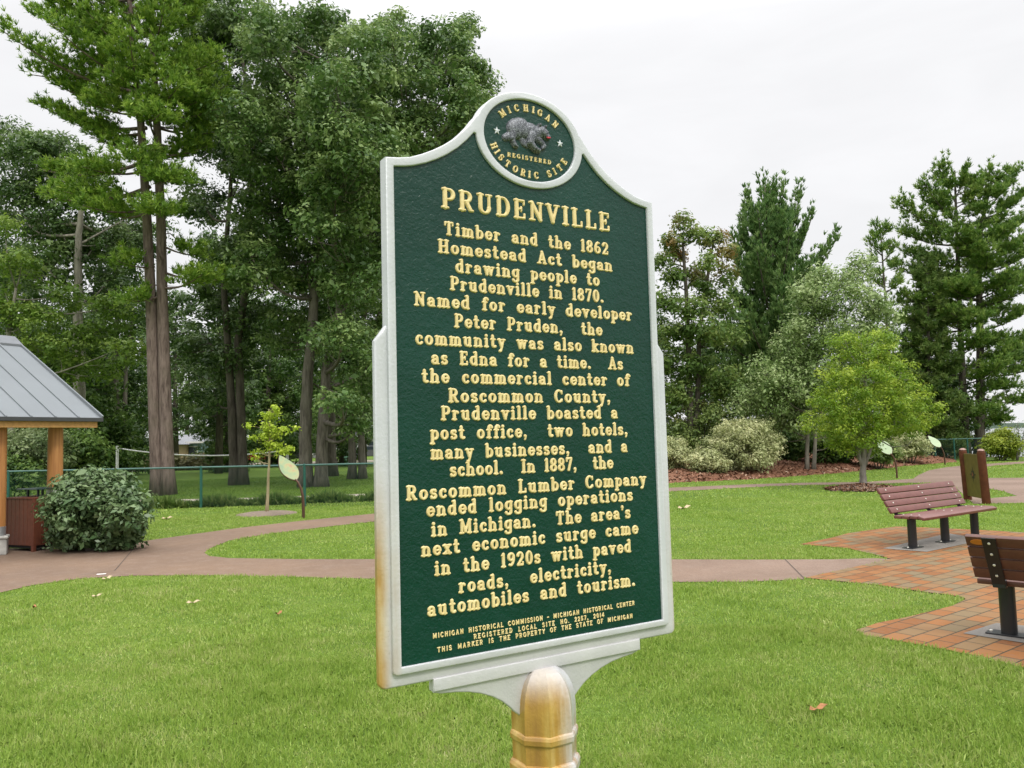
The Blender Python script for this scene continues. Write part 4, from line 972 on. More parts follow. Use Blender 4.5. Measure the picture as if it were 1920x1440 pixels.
# fallen leaves on the lawn
M['deadleaf'] = mat_simple('dead_leaf', (.30, .13, .045), .7, 0, .35, 60)
M['paleleaf'] = mat_simple('pale_leaf', (.46, .36, .22), .7, 0, .25, 60)
def fallen(px, py, size, label, mat, rz):
    x, y = at(px, py); mb = MB(); n = 14; pts = []
    for k in range(n):
        a = 2*math.pi*k/n; rr = size*(.42+.13*math.cos(5*a)) * (1+.5*math.cos(a)**2)
        pts.append((rr*math.cos(a), rr*.62*math.sin(a), .030+size*.28*math.cos(a)**2+size*.12*math.sin(3*a)))
    lo = [(u_, v_, w_-.0015) for u_, v_, w_ in pts]
    mb.add(pts+[(0, 0, .034)]+lo+[(0, 0, .0325)], [(i, (i+1) % n, n) for i in range(n)]+[(n+1+(i+1) % n, n+1+i, 2*n+1) for i in range(n)])
    mb.tube([(size*.55, 0, .04), (size*.95, size*.1, .05)], [.002, .001], 5)
    o = mb.build('fallen_leaf', mat, None, True); o.location = (x, y, 0); o.rotation_euler = (0, 0, rz); return tag(o, label, 'leaf', 'fallen leaves on the lawn')
fallen(1531, 1340, .085, 'curled brown leaf lying in the right foreground grass', M['deadleaf'], .2)
fallen(199, 1090, .10, 'yellow brown leaf at the left edge of the concrete path', M['paleleaf'], 1.)
fallen(65, 1144, .07, 'small orange leaf in the grass at the far left', M['deadleaf'], 2.)
fallen(180, 1123, .07, 'pale leaf on the grass close to the left path edge', M['paleleaf'], .6)
fallen(361, 1136, .09, 'dry tan leaf on the lawn left of the marker', M['paleleaf'], .1)
fallen(523, 1157, .07, 'small red brown leaf on the lawn nearest the marker', M['deadleaf'], 1.3)
fallen(312, 975, .16, 'pale leaf on the grass strip before the fence', M['paleleaf'], .4)
fallen(1281, 956, .22, 'tan leaf lying just right of the marker frame', M['paleleaf'], .2)
fallen(1040, 1252, .0, 'x', M['deadleaf'], 0) if False else None
x_, y_ = at(190, 1078); mb = MB(); mb.box((0, 0, .011), (.11, .045, .006), bev=.002); o = mb.build('paper_scrap', mat_simple('paper', (.75, .75, .74), .8), None); o.location = (x_, y_, 0); o.rotation_euler[2] = .3
tag(o, 'small white paper scrap lying on the concrete path', 'litter')

# ------------------------------------------------------------------ trees and shrubs
def perp(a, r):
    b = np.cross(a, r.normal(size=a.shape)); return b/np.maximum(np.linalg.norm(b, axis=1), 1e-6)[:, None]
def leaf_cloud(cent, rad, per, size, seed, flat=.62, up=.55, aspect=.5):
    """leaves round each clump centre: folded diamond blades"""
    r = np.random.default_rng(seed); n = len(cent); rad = np.broadcast_to(rad, n)
    k = np.repeat(np.arange(n), per); N = len(k)
    d = r.normal(size=(N, 3)); d /= np.linalg.norm(d, axis=1)[:, None]
    q = d*(r.random(N)**.45)[:, None]*rad[k][:, None]*np.array([1, 1, flat])
    c = cent[k]+q
    nr = d*(.85)+np.array([0, 0, up])+r.normal(0, .42, (N, 3)); nr /= np.linalg.norm(nr, axis=1)[:, None]
    a = perp(nr, r); b = np.cross(nr, a); L = size*(.5+r.gamma(2.2, .17, N))*r.uniform(.8, 1.2, n)[k]
    a = a*(L/2)[:, None]; b = b*(L*aspect/2)[:, None]; fold = nr*(L*.10)[:, None]
    v = np.stack([c-a, c+b+fold, c+a, c-b+fold], 1).reshape(-1, 3)
    clump = r.random(n); t = np.clip(.56*clump[k]+.36*r.random(N)+.04+.10*(d[:, 2]), 0, 1)
    return v, np.repeat(t, 4)
def quadmesh(name, v, t): return npmesh(name, v, np.arange(len(v)).reshape(-1, 4), t)
def lobes_px(L, d):
    """lobes given as (px, py, rx, ry [, depth offset]) on the photograph become ellipsoids in space"""
    o = []
    for q in L:
        dd = d+(q[4] if len(q) > 4 else 0); s = mpp(dd); o.append((P(q[0], q[1], dd), np.array([q[2]*s, (q[2]+q[3])*.5*s*1.05, q[3]*s])))
    return o
def curve_pts(a, b, r, n=5, sag=.12):
    a, b = np.asarray(a, float), np.asarray(b, float); L = np.linalg.norm(b-a); w = r.normal(0, sag*L*.5, 3); out = []
    for i in range(n):
        t = i/(n-1); out.append(a*(1-t)+b*t+w*math.sin(math.pi*t)+np.array([0, 0, -.10*L*math.sin(math.pi*t)]))
    return out
def decid(name, label, trunks, lobes, d, leafmat, barkmat, seed, clumps=26, per=70, size=.2, crad=.55, cat='tree', group=None, limb=.10, shell=.5, flat=.62, twigs=True, deep=()):
    """trunks: list of ([(px, py), ...] from the foot up, foot radius m); lobes on the photo, all at distance d"""
    r = np.random.default_rng(seed)
    foot = P(trunks[0][0][0][0], trunks[0][0][0][1], d); base = np.array([foot[0], foot[1], 0])
    T = empty(name, tuple(base), label, cat, 0, group)
    lobes = list(lobes)+[(q[0]+dx, q[1], q[2]*.9, q[3]*.9, (q[4] if len(q) > 4 else 0)+dz) for dz, dx, k in deep for i, q in enumerate(lobes) if i % k == 0]
    LB = lobes_px(lobes, d); vol = np.array([np.prod(q[1]) for q in LB])**.67; wts = vol/vol.sum()
    tb = MB(); axes = []
    for path, rad in trunks:
        pts = [P(x, y, d) for x, y in path]; pts[0][2] = min(pts[0][2], 0)-.05 if pts[0][2] < .35 else pts[0][2]
        m_ = len(pts); fine = []; rr = []
        for i in range(m_-1):
            for k in range(4):
                t = k/4; fine.append(pts[i]*(1-t)+pts[i+1]*t+r.normal(0, rad*.06, 3)*(i+k > 0))
        fine.append(pts[-1]); n = len(fine)
        for i in range(n): rr.append(rad*(1-.72*(i/(n-1))**1.1)*(1+.45*math.exp(-max(fine[i][2]-fine[0][2], 0)/.35)))
        tb.tube([q-base for q in fine], rr, 12); axes.append((np.array(fine), np.array(rr)))
    cents = []
    limbpts = [a for a, _ in axes]; lr = [b for _, b in axes]
    for li, (c, rad) in enumerate(LB):
        # a limb from the nearest trunk, below the lobe
        A_ = np.concatenate([a for a, _ in axes]); R_ = np.concatenate([b for _, b in axes])
        cost = np.linalg.norm(A_-(c-np.array([0, 0, .9*rad[2]])), axis=1)+np.where(A_[:, 2] > c[2], 4, 0)+np.where(A_[:, 2] < .25*c[2], 2, 0); j = int(np.argmin(cost))
        L = np.linalg.norm(c-A_[j])
        if L > .4 and limb > 0:
            pts = curve_pts(A_[j], c+np.array([0, 0, .35*rad[2]]), r, 8); r0 = min(R_[j]*.75, limb*(.5+.06*L)); rl = np.linspace(r0, r0*.25, 8)
            tb.tube([q-base for q in pts], rl, 6); limbpts.append(np.array(pts)); lr.append(rl)
        n = max(3, int(clumps*len(LB)*wts[li])); dd = r.normal(size=(n, 3)); dd /= np.linalg.norm(dd, axis=1)[:, None]
        f = (shell+(1-shell)*r.random(n)**.6); cents.append(c+dd*f[:, None]*rad)
    cents = np.concatenate(cents); cents = cents[cents[:, 2] > .13]
    if twigs:
        LP = np.concatenate(limbpts); LR = np.concatenate(lr)
        for c in cents[::2]:
            j = int(np.argmin(np.linalg.norm(LP-c, axis=1)+np.where(LP[:, 2] > c[2], 1., 0)))
            pts = curve_pts(LP[j], c, r, 4, .2); r0 = min(LR[j]*.6, .018+.006*np.linalg.norm(c-LP[j])); tb.tube([q-base for q in pts], [r0, r0*.7, r0*.5, r0*.25], 4, False)
    tb.build('trunk', barkmat, T, True)
    v, t = leaf_cloud(cents-base, crad*r.uniform(.7, 1.3, len(cents)), per, size, seed+1, flat)
    link('crown', quadmesh('crown', v, t), leafmat, T)
    return T
def tufts(c, d, n, L, w, r, spread=.8):
    """needle bundles: slim triangles fanning from points c along directions d"""
    k = np.repeat(np.arange(len(c)), n); N = len(k); dd = d[k]+r.normal(0, spread, (N, 3))*.6; dd /= np.linalg.norm(dd, axis=1)[:, None]
    s = perp(dd, r)*(w*r.uniform(.6, 1.3, N)/2)[:, None]; o = c[k]; e = o+dd*(L*r.uniform(.6, 1.25, N))[:, None]
    v = np.stack([o-s, o+s, e+s*.35, e-s*.35], 1).reshape(-1, 3); cl = r.random(len(c))
    return v, np.repeat(np.clip(.55*cl[k]+.45*r.random(N), 0, 1), 4)
def pad_branch(a, b, wide, r, tb, base, up=.25, r0=.06, dens=1., start=.25, thick=.16):
    """a pine branch from a to b with side twigs that carry tufts of needles; returns tuft points and directions"""
    a, b = np.asarray(a, float), np.asarray(b, float); L = np.linalg.norm(b-a); ax = (b-a)/max(L, 1e-6)
    pts = [a+(b-a)*t+np.array([0, 0, -.07*L*math.sin(math.pi*t)+.05*L*t*t]) for t in np.linspace(0, 1, 7)]
    tb.tube([q-base for q in pts], np.linspace(r0, r0*.2, 7), 5, False)
    side = np.cross(ax, [0, 0, 1.]); side /= max(np.linalg.norm(side), 1e-6); C = []; D = []
    n = int(L*9*dens)+4
    for t in r.uniform(start, 1.0, n):
        p = a+(b-a)*t+np.array([0, 0, -.07*L*math.sin(math.pi*t)+.05*L*t*t])
        s = r.choice([-1, 1]); wl = wide*(.35+.65*math.sin(math.pi*min(1, (t-start)/(1-start)*.8+.2)))*r.uniform(.3, 1.)
        tw = side*s*.8+ax*.65+np.array([0, 0, up*.6]); tw /= np.linalg.norm(tw)
        m = max(2, int(wl*6.5))
        q = np.linspace(.15, 1, m)[:, None]; cc = p+tw*wl*q+r.normal(0, .06, (m, 3))+np.array([0, 0, 1.])*(np.abs(r.normal(0, thick, (m, 1))))
        C.append(cc); D.append(np.tile(tw*.6+np.array([0, 0, up+.35]), (m, 1)))
    C.append(np.array(pts[3:])); D.append(np.tile(ax+np.array([0, 0, .3]), (4, 1)))
    return np.concatenate(C), np.concatenate(D)
def pine(name, label, trunks, branches, d, leafmat, barkmat, seed, wide=1.2, needles=9, nl=.24, nw=.045, cat='pine tree', whorls=None, dens=1., up=.25, jit=.35, thick=.16):
    """branches: (px0, py0, px1, py1 [, depth of the tip]) on the photograph; whorls add branches towards and away from the viewer"""
    r = np.random.default_rng(seed); f0 = P(trunks[0][0][0][0], trunks[0][0][0][1], d); base = np.array([f0[0], f0[1], 0])
    T = empty(name, tuple(base), label, cat); tb = MB(); bb = MB()
    for path, rad in trunks:
        pts = [P(x, y, d) for x, y in path]; pts[0][2] = -.05; fine = []
        for i in range(len(pts)-1):
            for k in range(4): fine.append(pts[i]+(pts[i+1]-pts[i])*k/4)
        fine.append(pts[-1]); n = len(fine)
        tb.tube([q-base for q in fine], [rad*(1-.8*(i/(n-1))**1.15)*(1+.35*math.exp(-max(fine[i][2]-fine[0][2], 0)/.4)) for i in range(n)], 14)
    C = []; D = []
    for q in branches:
        dep = q[4] if len(q) > 4 else r.uniform(-1, 1)*jit*abs(q[2]-q[0])*mpp(d)*1.3
        a = P(q[0], q[1], d); b = P(q[2], q[3], d+dep); wd = q[5] if len(q) > 5 else wide
        c, e = pad_branch(a, b, wd, r, tb, base, up, .028+.012*np.linalg.norm(b-a), dens, thick=thick); C.append(c); D.append(e)
    for (px0, py0, px1, py1, n, r0, r1) in (whorls or []):
        for i in range(n):
            t = (i+.5)/n; a = P(px0+(px1-px0)*t, py0+(py1-py0)*t, d); L = (r0+(r1-r0)*t)*r.uniform(.65, 1.1); an = i*2.4+r.uniform(0, 1)
            b = a+np.array([math.cos(an)*L, math.sin(an)*L, L*(up*.8+r.uniform(-.1, .12))])
            c, e = pad_branch(a, b, min(wide, L*.5), r, tb, base, up, .02+.012*L, dens, thick=thick); C.append(c); D.append(e)
    for path, rad in trunks:
        for i in range(7):
            t = r.uniform(.25, .95); j = min(int(t*(len(path)-1)), len(path)-2); f = t*(len(path)-1)-j; a = P(path[j][0]*(1-f)+path[j+1][0]*f, path[j][1]*(1-f)+path[j+1][1]*f, d); an = r.uniform(0, 6.28); L = r.uniform(.5, 1.7)*min(1, rad*5)
            q = [a+np.array([math.cos(an)*L*k, math.sin(an)*L*k, L*(.25*k-.3*k*k)+r.normal(0, .04)])-base for k in (0, .4, .7, 1.)]; tb.tube(q, [.03, .022, .014, .005], 5, False)
    C = np.concatenate(C)-base; D = np.concatenate(D)
    tb.build('trunk', barkmat, T, True)
    v, t = tufts(C, D, needles, nl, nw, r); link('crown', quadmesh('crown', v, t), leafmat, T)
    return T

M['bark_pine'] = mat_bark('pine_bark', (.075, .054, .045), (.215, .165, .14), 11)
M['bark_oak'] = mat_bark('oak_bark', (.07, .062, .05), (.19, .17, .14), 9)
M['bark_pale'] = mat_bark('maple_bark', (.13, .12, .095), (.29, .27, .22), 8)
M['bark_dark'] = mat_bark('dark_bark', (.045, .038, .03), (.12, .105, .085), 9)
M['needle'] = mat_leaf('pine_needles', (.044, .105, .014), (.155, .285, .032), (.42, .55, .09), .55, .3, .5)
M['needle_blue'] = mat_leaf('pine_needles_cool', (.042, .100, .028), (.115, .220, .058), (.30, .41, .14), .55, .3, .5)
M['needle_dark'] = mat_leaf('pine_needles_dark', (.042, .100, .018), (.130, .240, .042), (.36, .46, .11), .55, .32, .5)
M['cedar'] = mat_leaf('cedar_foliage', (.042, .095, .018), (.110, .190, .040), (.25, .31, .09), .6, .3, .5)
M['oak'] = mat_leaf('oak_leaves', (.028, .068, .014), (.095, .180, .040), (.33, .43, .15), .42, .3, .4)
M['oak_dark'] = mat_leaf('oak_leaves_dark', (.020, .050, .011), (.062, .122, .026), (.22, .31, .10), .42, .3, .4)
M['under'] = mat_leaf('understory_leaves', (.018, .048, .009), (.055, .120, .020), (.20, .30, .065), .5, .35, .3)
M['maple_lt'] = mat_leaf('maple_leaves', (.060, .120, .017), (.144, .252, .031), (.300, .396, .072), .5, .35, .5)
M['maple_red'] = mat_leaf('maple_leaves_turning', (.054, .115, .024), (.135, .230, .047), (.297, .365, .101), .5, .4, .5, ((.34, .14, .06), 4.8, 10.5))
M['silver'] = mat_leaf('silvery_leaves', (.070, .125, .030), (.20, .30, .088), (.52, .60, .30), .45, .33, .6)
M['yellow'] = mat_leaf('yellow_green_leaves', (.075, .155, .014), (.20, .33, .026), (.47, .55, .07), .5, .4, .7)
M['sapling'] = mat_leaf('sapling_leaves', (.20, .33, .016), (.38, .52, .04), (.58, .66, .10), .5, .4, 1.5)
M['varieg'] = mat_leaf('variegated_leaves', (.15, .19, .07), (.40, .44, .20), (.68, .66, .38), .5, .3, 1.2, ((.42, .28, .18), -2., 5.))
M['redgreen'] = mat_leaf('red_green_leaves', (.060, .114, .026), (.150, .228, .054), (.288, .348, .102), .5, .3, .9, ((.24, .10, .06), -2., 4.))
M['viburnum'] = mat_leaf('glossy_shrub_leaves', (.044, .098, .034), (.109, .178, .069), (.230, .305, .144), .32, .2, 2.)
M['bush_yel'] = mat_leaf('bright_bush_leaves', (.10, .15, .014), (.24, .32, .03), (.40, .44, .06), .5, .35, 1.)
M['greyshrub'] = mat_leaf('grey_green_leaves', (.06, .10, .035), (.14, .20, .075), (.26, .31, .14), .5, .3, .8)

# --- left: the double pine
pine('white_pine', 'tall double trunked white pine standing behind the fence at left',
 [([(296, 930), (289, 760), (283, 560), (275, 400), (264, 230), (249, 90), (238, -60), (225, -260)], .225), ([(316, 930), (310, 760), (304, 560), (302, 420), (295, 250), (287, 100), (281, -40), (275, -240)], .235)],
 [(262, 175, 8, 72, -1.5), (258, 120, 60, 150), (250, 80, 66, 36, 1.), (248, 40, 100, 5), (255, 60, 150, 40), (255, 100, 150, 112, -1.), (250, 0, 120, -30), (262, 190, 100, 165, .5), (270, 215, 160, 195, -1.5), (275, 240, 82, 212, .5), (272, 250, 140, 240), (280, 300, 80, 330, 1.), (280, 320, 150, 318, -2.), (282, 350, 90, 380, .5), (286, 360, 110, 365, -1.5), (286, 390, 155, 392, -2.), (287, 395, 200, 405, 1.5),
  (295, 270, 368, 272), (296, 240, 408, 252, 1.), (294, 200, 385, 190), (292, 150, 350, 140), (290, 110, 400, 120, 1.5), (288, 60, 372, 30), (286, 10, 380, 0), (300, 330, 318, 330, -2.), (302, 395, 300, 398, -2.5), (303, 460, 378, 482), (290, 500, 218, 492, -1.), (304, 510, 428, 528, .5), (304, 540, 380, 520, -1.), (300, 555, 236, 566, -1.), (275, 200, 335, 170, -2.), (268, 130, 320, 150, -2.), (280, 290, 250, 300, -2.5), (275, 165, 225, 150, -2), (270, 210, 300, 222, -2.6), (280, 320, 320, 345, -2.3), (278, 275, 330, 300, 2.)],
 28, M['needle'], M['bark_pine'], 101, 1.2, 16, .185, .034, 'pine tree', [(268, 230, 225, -250, 30, 3.2, 2.0), (290, 300, 275, -230, 28, 2.6, 1.8)], 1.75, thick=.22)
# --- the oaks
decid('oak_tree', 'big dense oak with two grey trunks right of the young yellow tree',
 [([(574, 912), (572, 820), (578, 700), (590, 560), (600, 420), (620, 260), (640, 130)], .27), ([(602, 912), (604, 820), (610, 700), (640, 560), (700, 400), (760, 250)], .25)],
 [(500, 70, 60, 62), (580, 85, 62, 70, 1), (690, 110, 72, 66, -1), (820, 112, 78, 62, 0), (880, 175, 56, 56, 1), (760, 180, 80, 60, -1.5), (640, 190, 95, 80, -2), (530, 190, 80, 80, -1), (470, 260, 66, 90, 0), (570, 290, 90, 90, -2), (690, 280, 100, 80, -2), (800, 265, 90, 60, -1), (885, 225, 45, 42, 1), (520, 400, 90, 80, 0), (640, 390, 90, 80, -1.5), (720, 400, 80, 90, 1), (480, 500, 60, 60, 1), (580, 500, 85, 55, 0), (670, 520, 70, 70, -.5), (560, 620, 75, 50, 1), (650, 640, 62, 45, -1.), (690, 700, 45, 45, -1.), (730, 330, 70, 70, 0), (850, 60, 45, 34, 1.), (740, 60, 40, 34, 0), (610, 50, 40, 40, 0), (640, 745, 38, 30, -2), (675, 790, 28, 26, -1.)],
 31, M['oak'], M['bark_oak'], 201, 34, 80, .20, .62, limb=.13, shell=.35, deep=((3.4, 10, 1), (-3.2, -10, 2)))
decid('oak_tree', 'slender oak with two dark trunks between the pine and the young yellow tree',
 [([(440, 912), (436, 800), (428, 660), (420, 520), (430, 380), (440, 240)], .21), ([(456, 912), (452, 790), (446, 640), (470, 480), (470, 330), (462, 200), (455, 90)], .21)],
 [(400, 40, 62, 60), (450, 60, 60, 70, 1), (375, 120, 50, 70, .5), (430, 170, 60, 70, -.5), (390, 250, 48, 60, .5), (450, 320, 40, 60, .5), (380, 380, 40, 50, 1), (470, 420, 42, 50, 0), (420, 480, 50, 40, 0), (410, 560, 55, 40, 1), (470, 600, 55, 45, 0), (380, 640, 50, 40, 1), (440, 680, 60, 35, .5), (400, 740, 42, 28, 1)],
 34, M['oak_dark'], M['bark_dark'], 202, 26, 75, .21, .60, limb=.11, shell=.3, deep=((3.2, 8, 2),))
decid('oak_tree', 'oak with twin trunks showing just left of the marker frame',
 [([(660, 898), (660, 800), (664, 700), (690, 560), (700, 420)], .19), ([(680, 898), (677, 800), (676, 700), (720, 560), (760, 420)], .18)],
 [(680, 640, 60, 50), (720, 560, 60, 60), (650, 720, 45, 34), (700, 760, 40, 34), (740, 470, 70, 60), (780, 380, 60, 60)], 37, M['oak'], M['bark_oak'], 203, 24, 70, .22, .6, limb=.1)
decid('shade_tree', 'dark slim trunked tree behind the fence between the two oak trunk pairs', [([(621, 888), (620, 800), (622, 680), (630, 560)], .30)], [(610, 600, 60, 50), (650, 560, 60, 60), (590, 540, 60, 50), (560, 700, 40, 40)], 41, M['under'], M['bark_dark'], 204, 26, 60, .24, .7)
decid('shade_tree', 'tall pale trunked tree behind the shelter roof',
 [([(150, 870), (149, 760), (147, 640), (146, 500), (150, 420), (158, 350)], .30)],
 [(110, 290, 50, 50, 1), (60, 310, 60, 70, 1), (150, 350, 60, 50, 1), (40, 400, 70, 60, 1), (110, 440, 70, 50, 1), (180, 470, 55, 45, 1), (70, 500, 70, 45, 0), (200, 540, 50, 36, 1), (20, 260, 40, 40, 2), (230, 430, 45, 50, 2)], 36, M['oak_dark'], M['bark_pale'], 205, 28, 62, .22, .62, limb=.11, shell=.3, deep=((3.2, 8, 1),))
decid('maple_tree', 'light green low branched maple behind the shelter roof', [([(20, 880), (22, 740), (16, 620), (30, 540)], .17)],
 [(60, 600, 60, 26), (10, 560, 40, 30), (120, 560, 40, 24, 1), (190, 625, 50, 26, 1), (100, 650, 60, 24, 0), (30, 670, 40, 28), (170, 690, 50, 26, 1), (40, 500, 40, 26), (215, 580, 40, 24, 1), (90, 720, 50, 24), (10, 430, 30, 22), (230, 660, 36, 24)], 31, M['maple_lt'], M['bark_pale'], 206, 20, 60, .18, .5, limb=.07)
decid('shade_tree', 'pair of grey trunks standing in deep shade left of the pine', [([(217, 870), (219, 780), (216, 680), (222, 560), (220, 430)], .24), ([(238, 870), (234, 790), (236, 690), (250, 580)], .18)],
 [(210, 480, 70, 60), (250, 560, 60, 50), (190, 600, 60, 50), (260, 430, 60, 60), (180, 720, 40, 30)], 46, M['under'], M['bark_oak'], 207, 30, 60, .26, .75, limb=.12)
# --- background wood: one mesh per kind, set out again and again
def bg_source(seed, mat, hgt, low):
    r = np.random.default_rng(seed); T = empty('forest_tree', (0, 0, 0), 'x', 'tree', 0, 'trees of the dark wood behind the lawn'); tb = MB()
    tb.tube([(0, 0, -.1), (.1, .05, hgt*.35), (-.1, .1, hgt*.7), (.05, 0, hgt*.95)], [.28, .2, .12, .03], 9); C = []
    for k in range(26):
        z = hgt*(low+(1-low)*((k+.5)/26)); R = 3.4*math.sin(math.pi*min(.93, .18+.80*(z/hgt-low)/(1-low)))**.7*r.uniform(.7, 1.1); an = k*2.4
        tip = np.array([math.cos(an)*R, math.sin(an)*R, z+.3]); tb.tube(curve_pts((0, 0, z-.6), tip, r, 5), [.06, .05, .035, .02, .01], 4, False)
        for _ in range(7): C.append(tip*np.array([1, 1, 0])*r.uniform(.25, 1.05)+np.array([0, 0, z])+r.normal(0, .55, 3))
    tb.build('trunk', M['bark_dark'], T, True); C = np.array(C); v, t = leaf_cloud(C, .8*r.uniform(.7, 1.2, len(C)), 62, .30, seed+3, .6)
    link('crown', quadmesh('crown', v, t), mat, T); return T
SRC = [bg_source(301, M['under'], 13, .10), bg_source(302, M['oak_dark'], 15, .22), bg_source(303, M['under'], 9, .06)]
BG = [(0, -60, 52, 1.0, 'leafy tree half hidden by the left picture edge above the shelter'), (1, 30, 58, 1.05, 'tall shaded tree rising far behind the shelter roof'), (2, 95, 47, 1.0, 'low dark tree behind the timber shelter post'), (0, 165, 60, 1.0, 'shaded tree behind the pale maple trunk'),
 (2, 228, 52, .8, 'low dense tree directly left of the double pine trunk'), (1, 330, 66, 1.0, 'tall dark tree behind the double pine and the house'), (0, 418, 74, .95, 'dark tree right of the grey roofed house'), (1, 470, 84, 1.1, 'dark tree far behind the slender oak'), (0, 545, 100, 1.2, 'far shaded tree above the parked cars'), (1, 610, 106, 1.15, 'far tree between the two big oak trunks'),
 (2, 690, 108, 1.5, 'far low tree touching the left side of the marker frame'), (0, 770, 66, 1.1, 'dark tree hidden mostly behind the marker plate'), (1, -10, 42, .85, 'tall leafy tree at the upper left picture edge'), (0, 505, 62, .95, 'shaded tree above the young yellow tree'), (1, 680, 56, 1.0, 'dense tree behind the twin oak trunks'),
 (2, 424, 53, .55, 'low dark bush like tree left of the slender oak trunks'), (2, 640, 60, .7, 'low dark tree seen between the oak trunks beside the utility box'), (0, 352, 100, 1.25, 'dark tree rising directly behind the grey shingle roof'), (2, 150, 43, .9, 'low dense tree between the shelter post and the pine trunk'), (0, 250, 70, 1.1, 'tall dark tree seen between the grey trunks and the pine'), (2, 520, 64, 1.0, 'low dark tree behind the young yellow tree'), (0, 610, 70, 1.05, 'dark tree behind the right hand oak trunk pair'), (1, 410, 50, .95, 'tree crown filling the gap between pine and slender oak'), (2, 60, 56, 1.2, 'dense low tree above the left end of the shelter eave')]
first = {}
for i, (k, px, dd, s, lab) in enumerate(BG):
    o = SRC[k] if k not in first else copy_tree(SRC[k]); first[k] = 1
    w = P(px, 800, dd); o.location = (w[0], w[1], 0); o.scale = (s, s, s*(1+.06*math.sin(i*2.1))); o.rotation_euler = (0, 0, i*1.7); o['label'] = lab
# the wood goes on behind the marker plate
for i, (k, px, dd, s, lab) in enumerate([(0, 850, 60, 1.1, 'tree of the wood standing behind the middle of the marker plate'), (1, 930, 56, 1., 'tree of the wood standing behind the marker lettering'), (0, 1010, 58, .95, 'tree of the wood standing behind the right half of the marker plate'), (2, 1090, 54, 1.1, 'low tree of the wood behind the right half of the marker plate'), (0, 1165, 50, .8, 'tree of the wood right behind the right marker frame')]):
    o = copy_tree(SRC[k]); w = P(px, 800, dd); o.location = (w[0], w[1], 0); o.scale = (s, s, s); o.rotation_euler = (0, 0, i*1.3+.4); o['label'] = lab
# shrubs in front of the wood
def shrub(label, px, py, w, h, d, mat, seed, clumps=20, per=70, size=.12, crad=.3, name='shrub', shell=.45, extra=(), stems=4, flat=.7, group=None):
    r = np.random.default_rng(seed); tr = []
    for i in range(stems):
        dx = (i-(stems-1)/2)/max(1, stems-1)*w*.5 if stems > 1 else 0
        tr.append(([(px+dx*.25, py), (px+dx*.9, py-h*.4), (px+dx*1.2, py-h*.75)], .016+.00012*h))
    L = [(px, py-h*.55, w*.36, h*.40, 0)] + [(px+w*.30*math.cos(a), py-h*.48+h*.24*math.sin(a)*1., w*.24, h*.24, .4*math.sin(a*2+seed)) for a in np.linspace(0, 2*math.pi, 6, endpoint=False)] + list(extra)
    return decid(name, label, tr, L, d, mat, M['bark_dark'], seed, clumps, per, size, crad, 'shrub', group, .025, shell, flat, False)
shrub('rounded dark green leafy shrub beside the litter bin at the path edge', 180, 1034, 172, 160, 13.0, M['viburnum'], 401, 30, 52, .105, .20, extra=((150, 930, 34, 34), (205, 940, 34, 28), (130, 985, 36, 36), (225, 985, 34, 40), (180, 905, 22, 22), (120, 1012, 24, 22), (240, 1000, 20, 28), (160, 1020, 34, 18), (205, 1022, 40, 18), (180, 1012, 50, 24), (115, 1022, 20, 14), (245, 1018, 18, 14)), stems=6)
shrub('grey green shrub behind the fence under the shelter eave', 60, 905, 150, 110, 25.5, M['greyshrub'], 402, 18, 70, .14, .4)
shrub('broad dark shrub behind the fence right of the shelter post', 148, 912, 96, 110, 27, M['under'], 403, 20, 80, .16, .45)
shrub('dark shrub at the foot of the wood left of the net pole', 205, 884, 120, 100, 44, M['under'], 404, 20, 70, .2, .5)
shrub('low dark shrub seen through the fence below the shelter roof', 10, 930, 130, 80, 24.5, M['under'], 405, 18, 70, .14, .38)
# young tree with its mulch ring
g0 = at(500, 964)
mb = MB(); mb.lathe((0, 0, 0), [(.74, -.03), (.70, .02), (.5, .05), (.2, .07)], 26); o = mb.build('mulch_ring', mat_simple('ring_mulch', (.20, .155, .115), .95, 0, .4, 30, .6, 40), None, True); o.location = (*g0, 0)
tag(o, 'small round mulch ring at the foot of the young yellow tree', 'mulch ring')
decid('young_tree', 'young yellow green tree with a thin trunk near the fence',
 [([(500, 962), (503, 900), (506, 840), (505, 790), (504, 768)], .036)],
 [(504, 800, 13, 26), (498, 778, 9, 9), (520, 768, 8, 12, -.1), (512, 780, 9, 12), (492, 820, 17, 8), (472, 822, 9, 5), (534, 806, 15, 6), (552, 803, 7, 4), (520, 814, 12, 8), (508, 835, 22, 11), (532, 846, 17, 9), (488, 848, 13, 6), (468, 798, 8, 4), (545, 842, 7, 6), (484, 858, 9, 5)], 19.1, M['sapling'], mat_bark('sapling_bark', (.26, .21, .12), (.40, .34, .21), 20), 501, 10, 11, .085, .13, 'tree', limb=.012, shell=.1)
# --- right: maple, pines, silvery tree, cedar
decid('maple_tree', 'slim maple with reddening top beside the right edge of the marker',
 [([(1296, 880), (1294, 760), (1290, 620), (1285, 520), (1278, 440)], .16), ([(1306, 880), (1308, 740), (1312, 620), (1330, 500), (1338, 450)], .13)],
 [(1256, 455, 24, 22), (1282, 420, 16, 22), (1300, 440, 20, 20), (1240, 490, 22, 20), (1272, 480, 24, 18, 1), (1322, 455, 18, 18), (1345, 440, 20, 16), (1362, 470, 18, 20), (1330, 490, 26, 16, -1), (1258, 525, 28, 20), (1300, 520, 30, 20, 1), (1360, 515, 26, 20), (1330, 545, 30, 20), (1250, 565, 34, 22), (1290, 580, 36, 24, -1), (1352, 580, 34, 24), (1260, 620, 38, 28), (1318, 625, 42, 28, -1), (1366, 630, 26, 26), (1250, 680, 36, 36), (1310, 690, 46, 34), (1270, 745, 40, 36), (1350, 720, 36, 36)], 34, M['maple_red'], M['bark_dark'], 601, 15, 54, .19, .50, limb=.06, shell=.05)
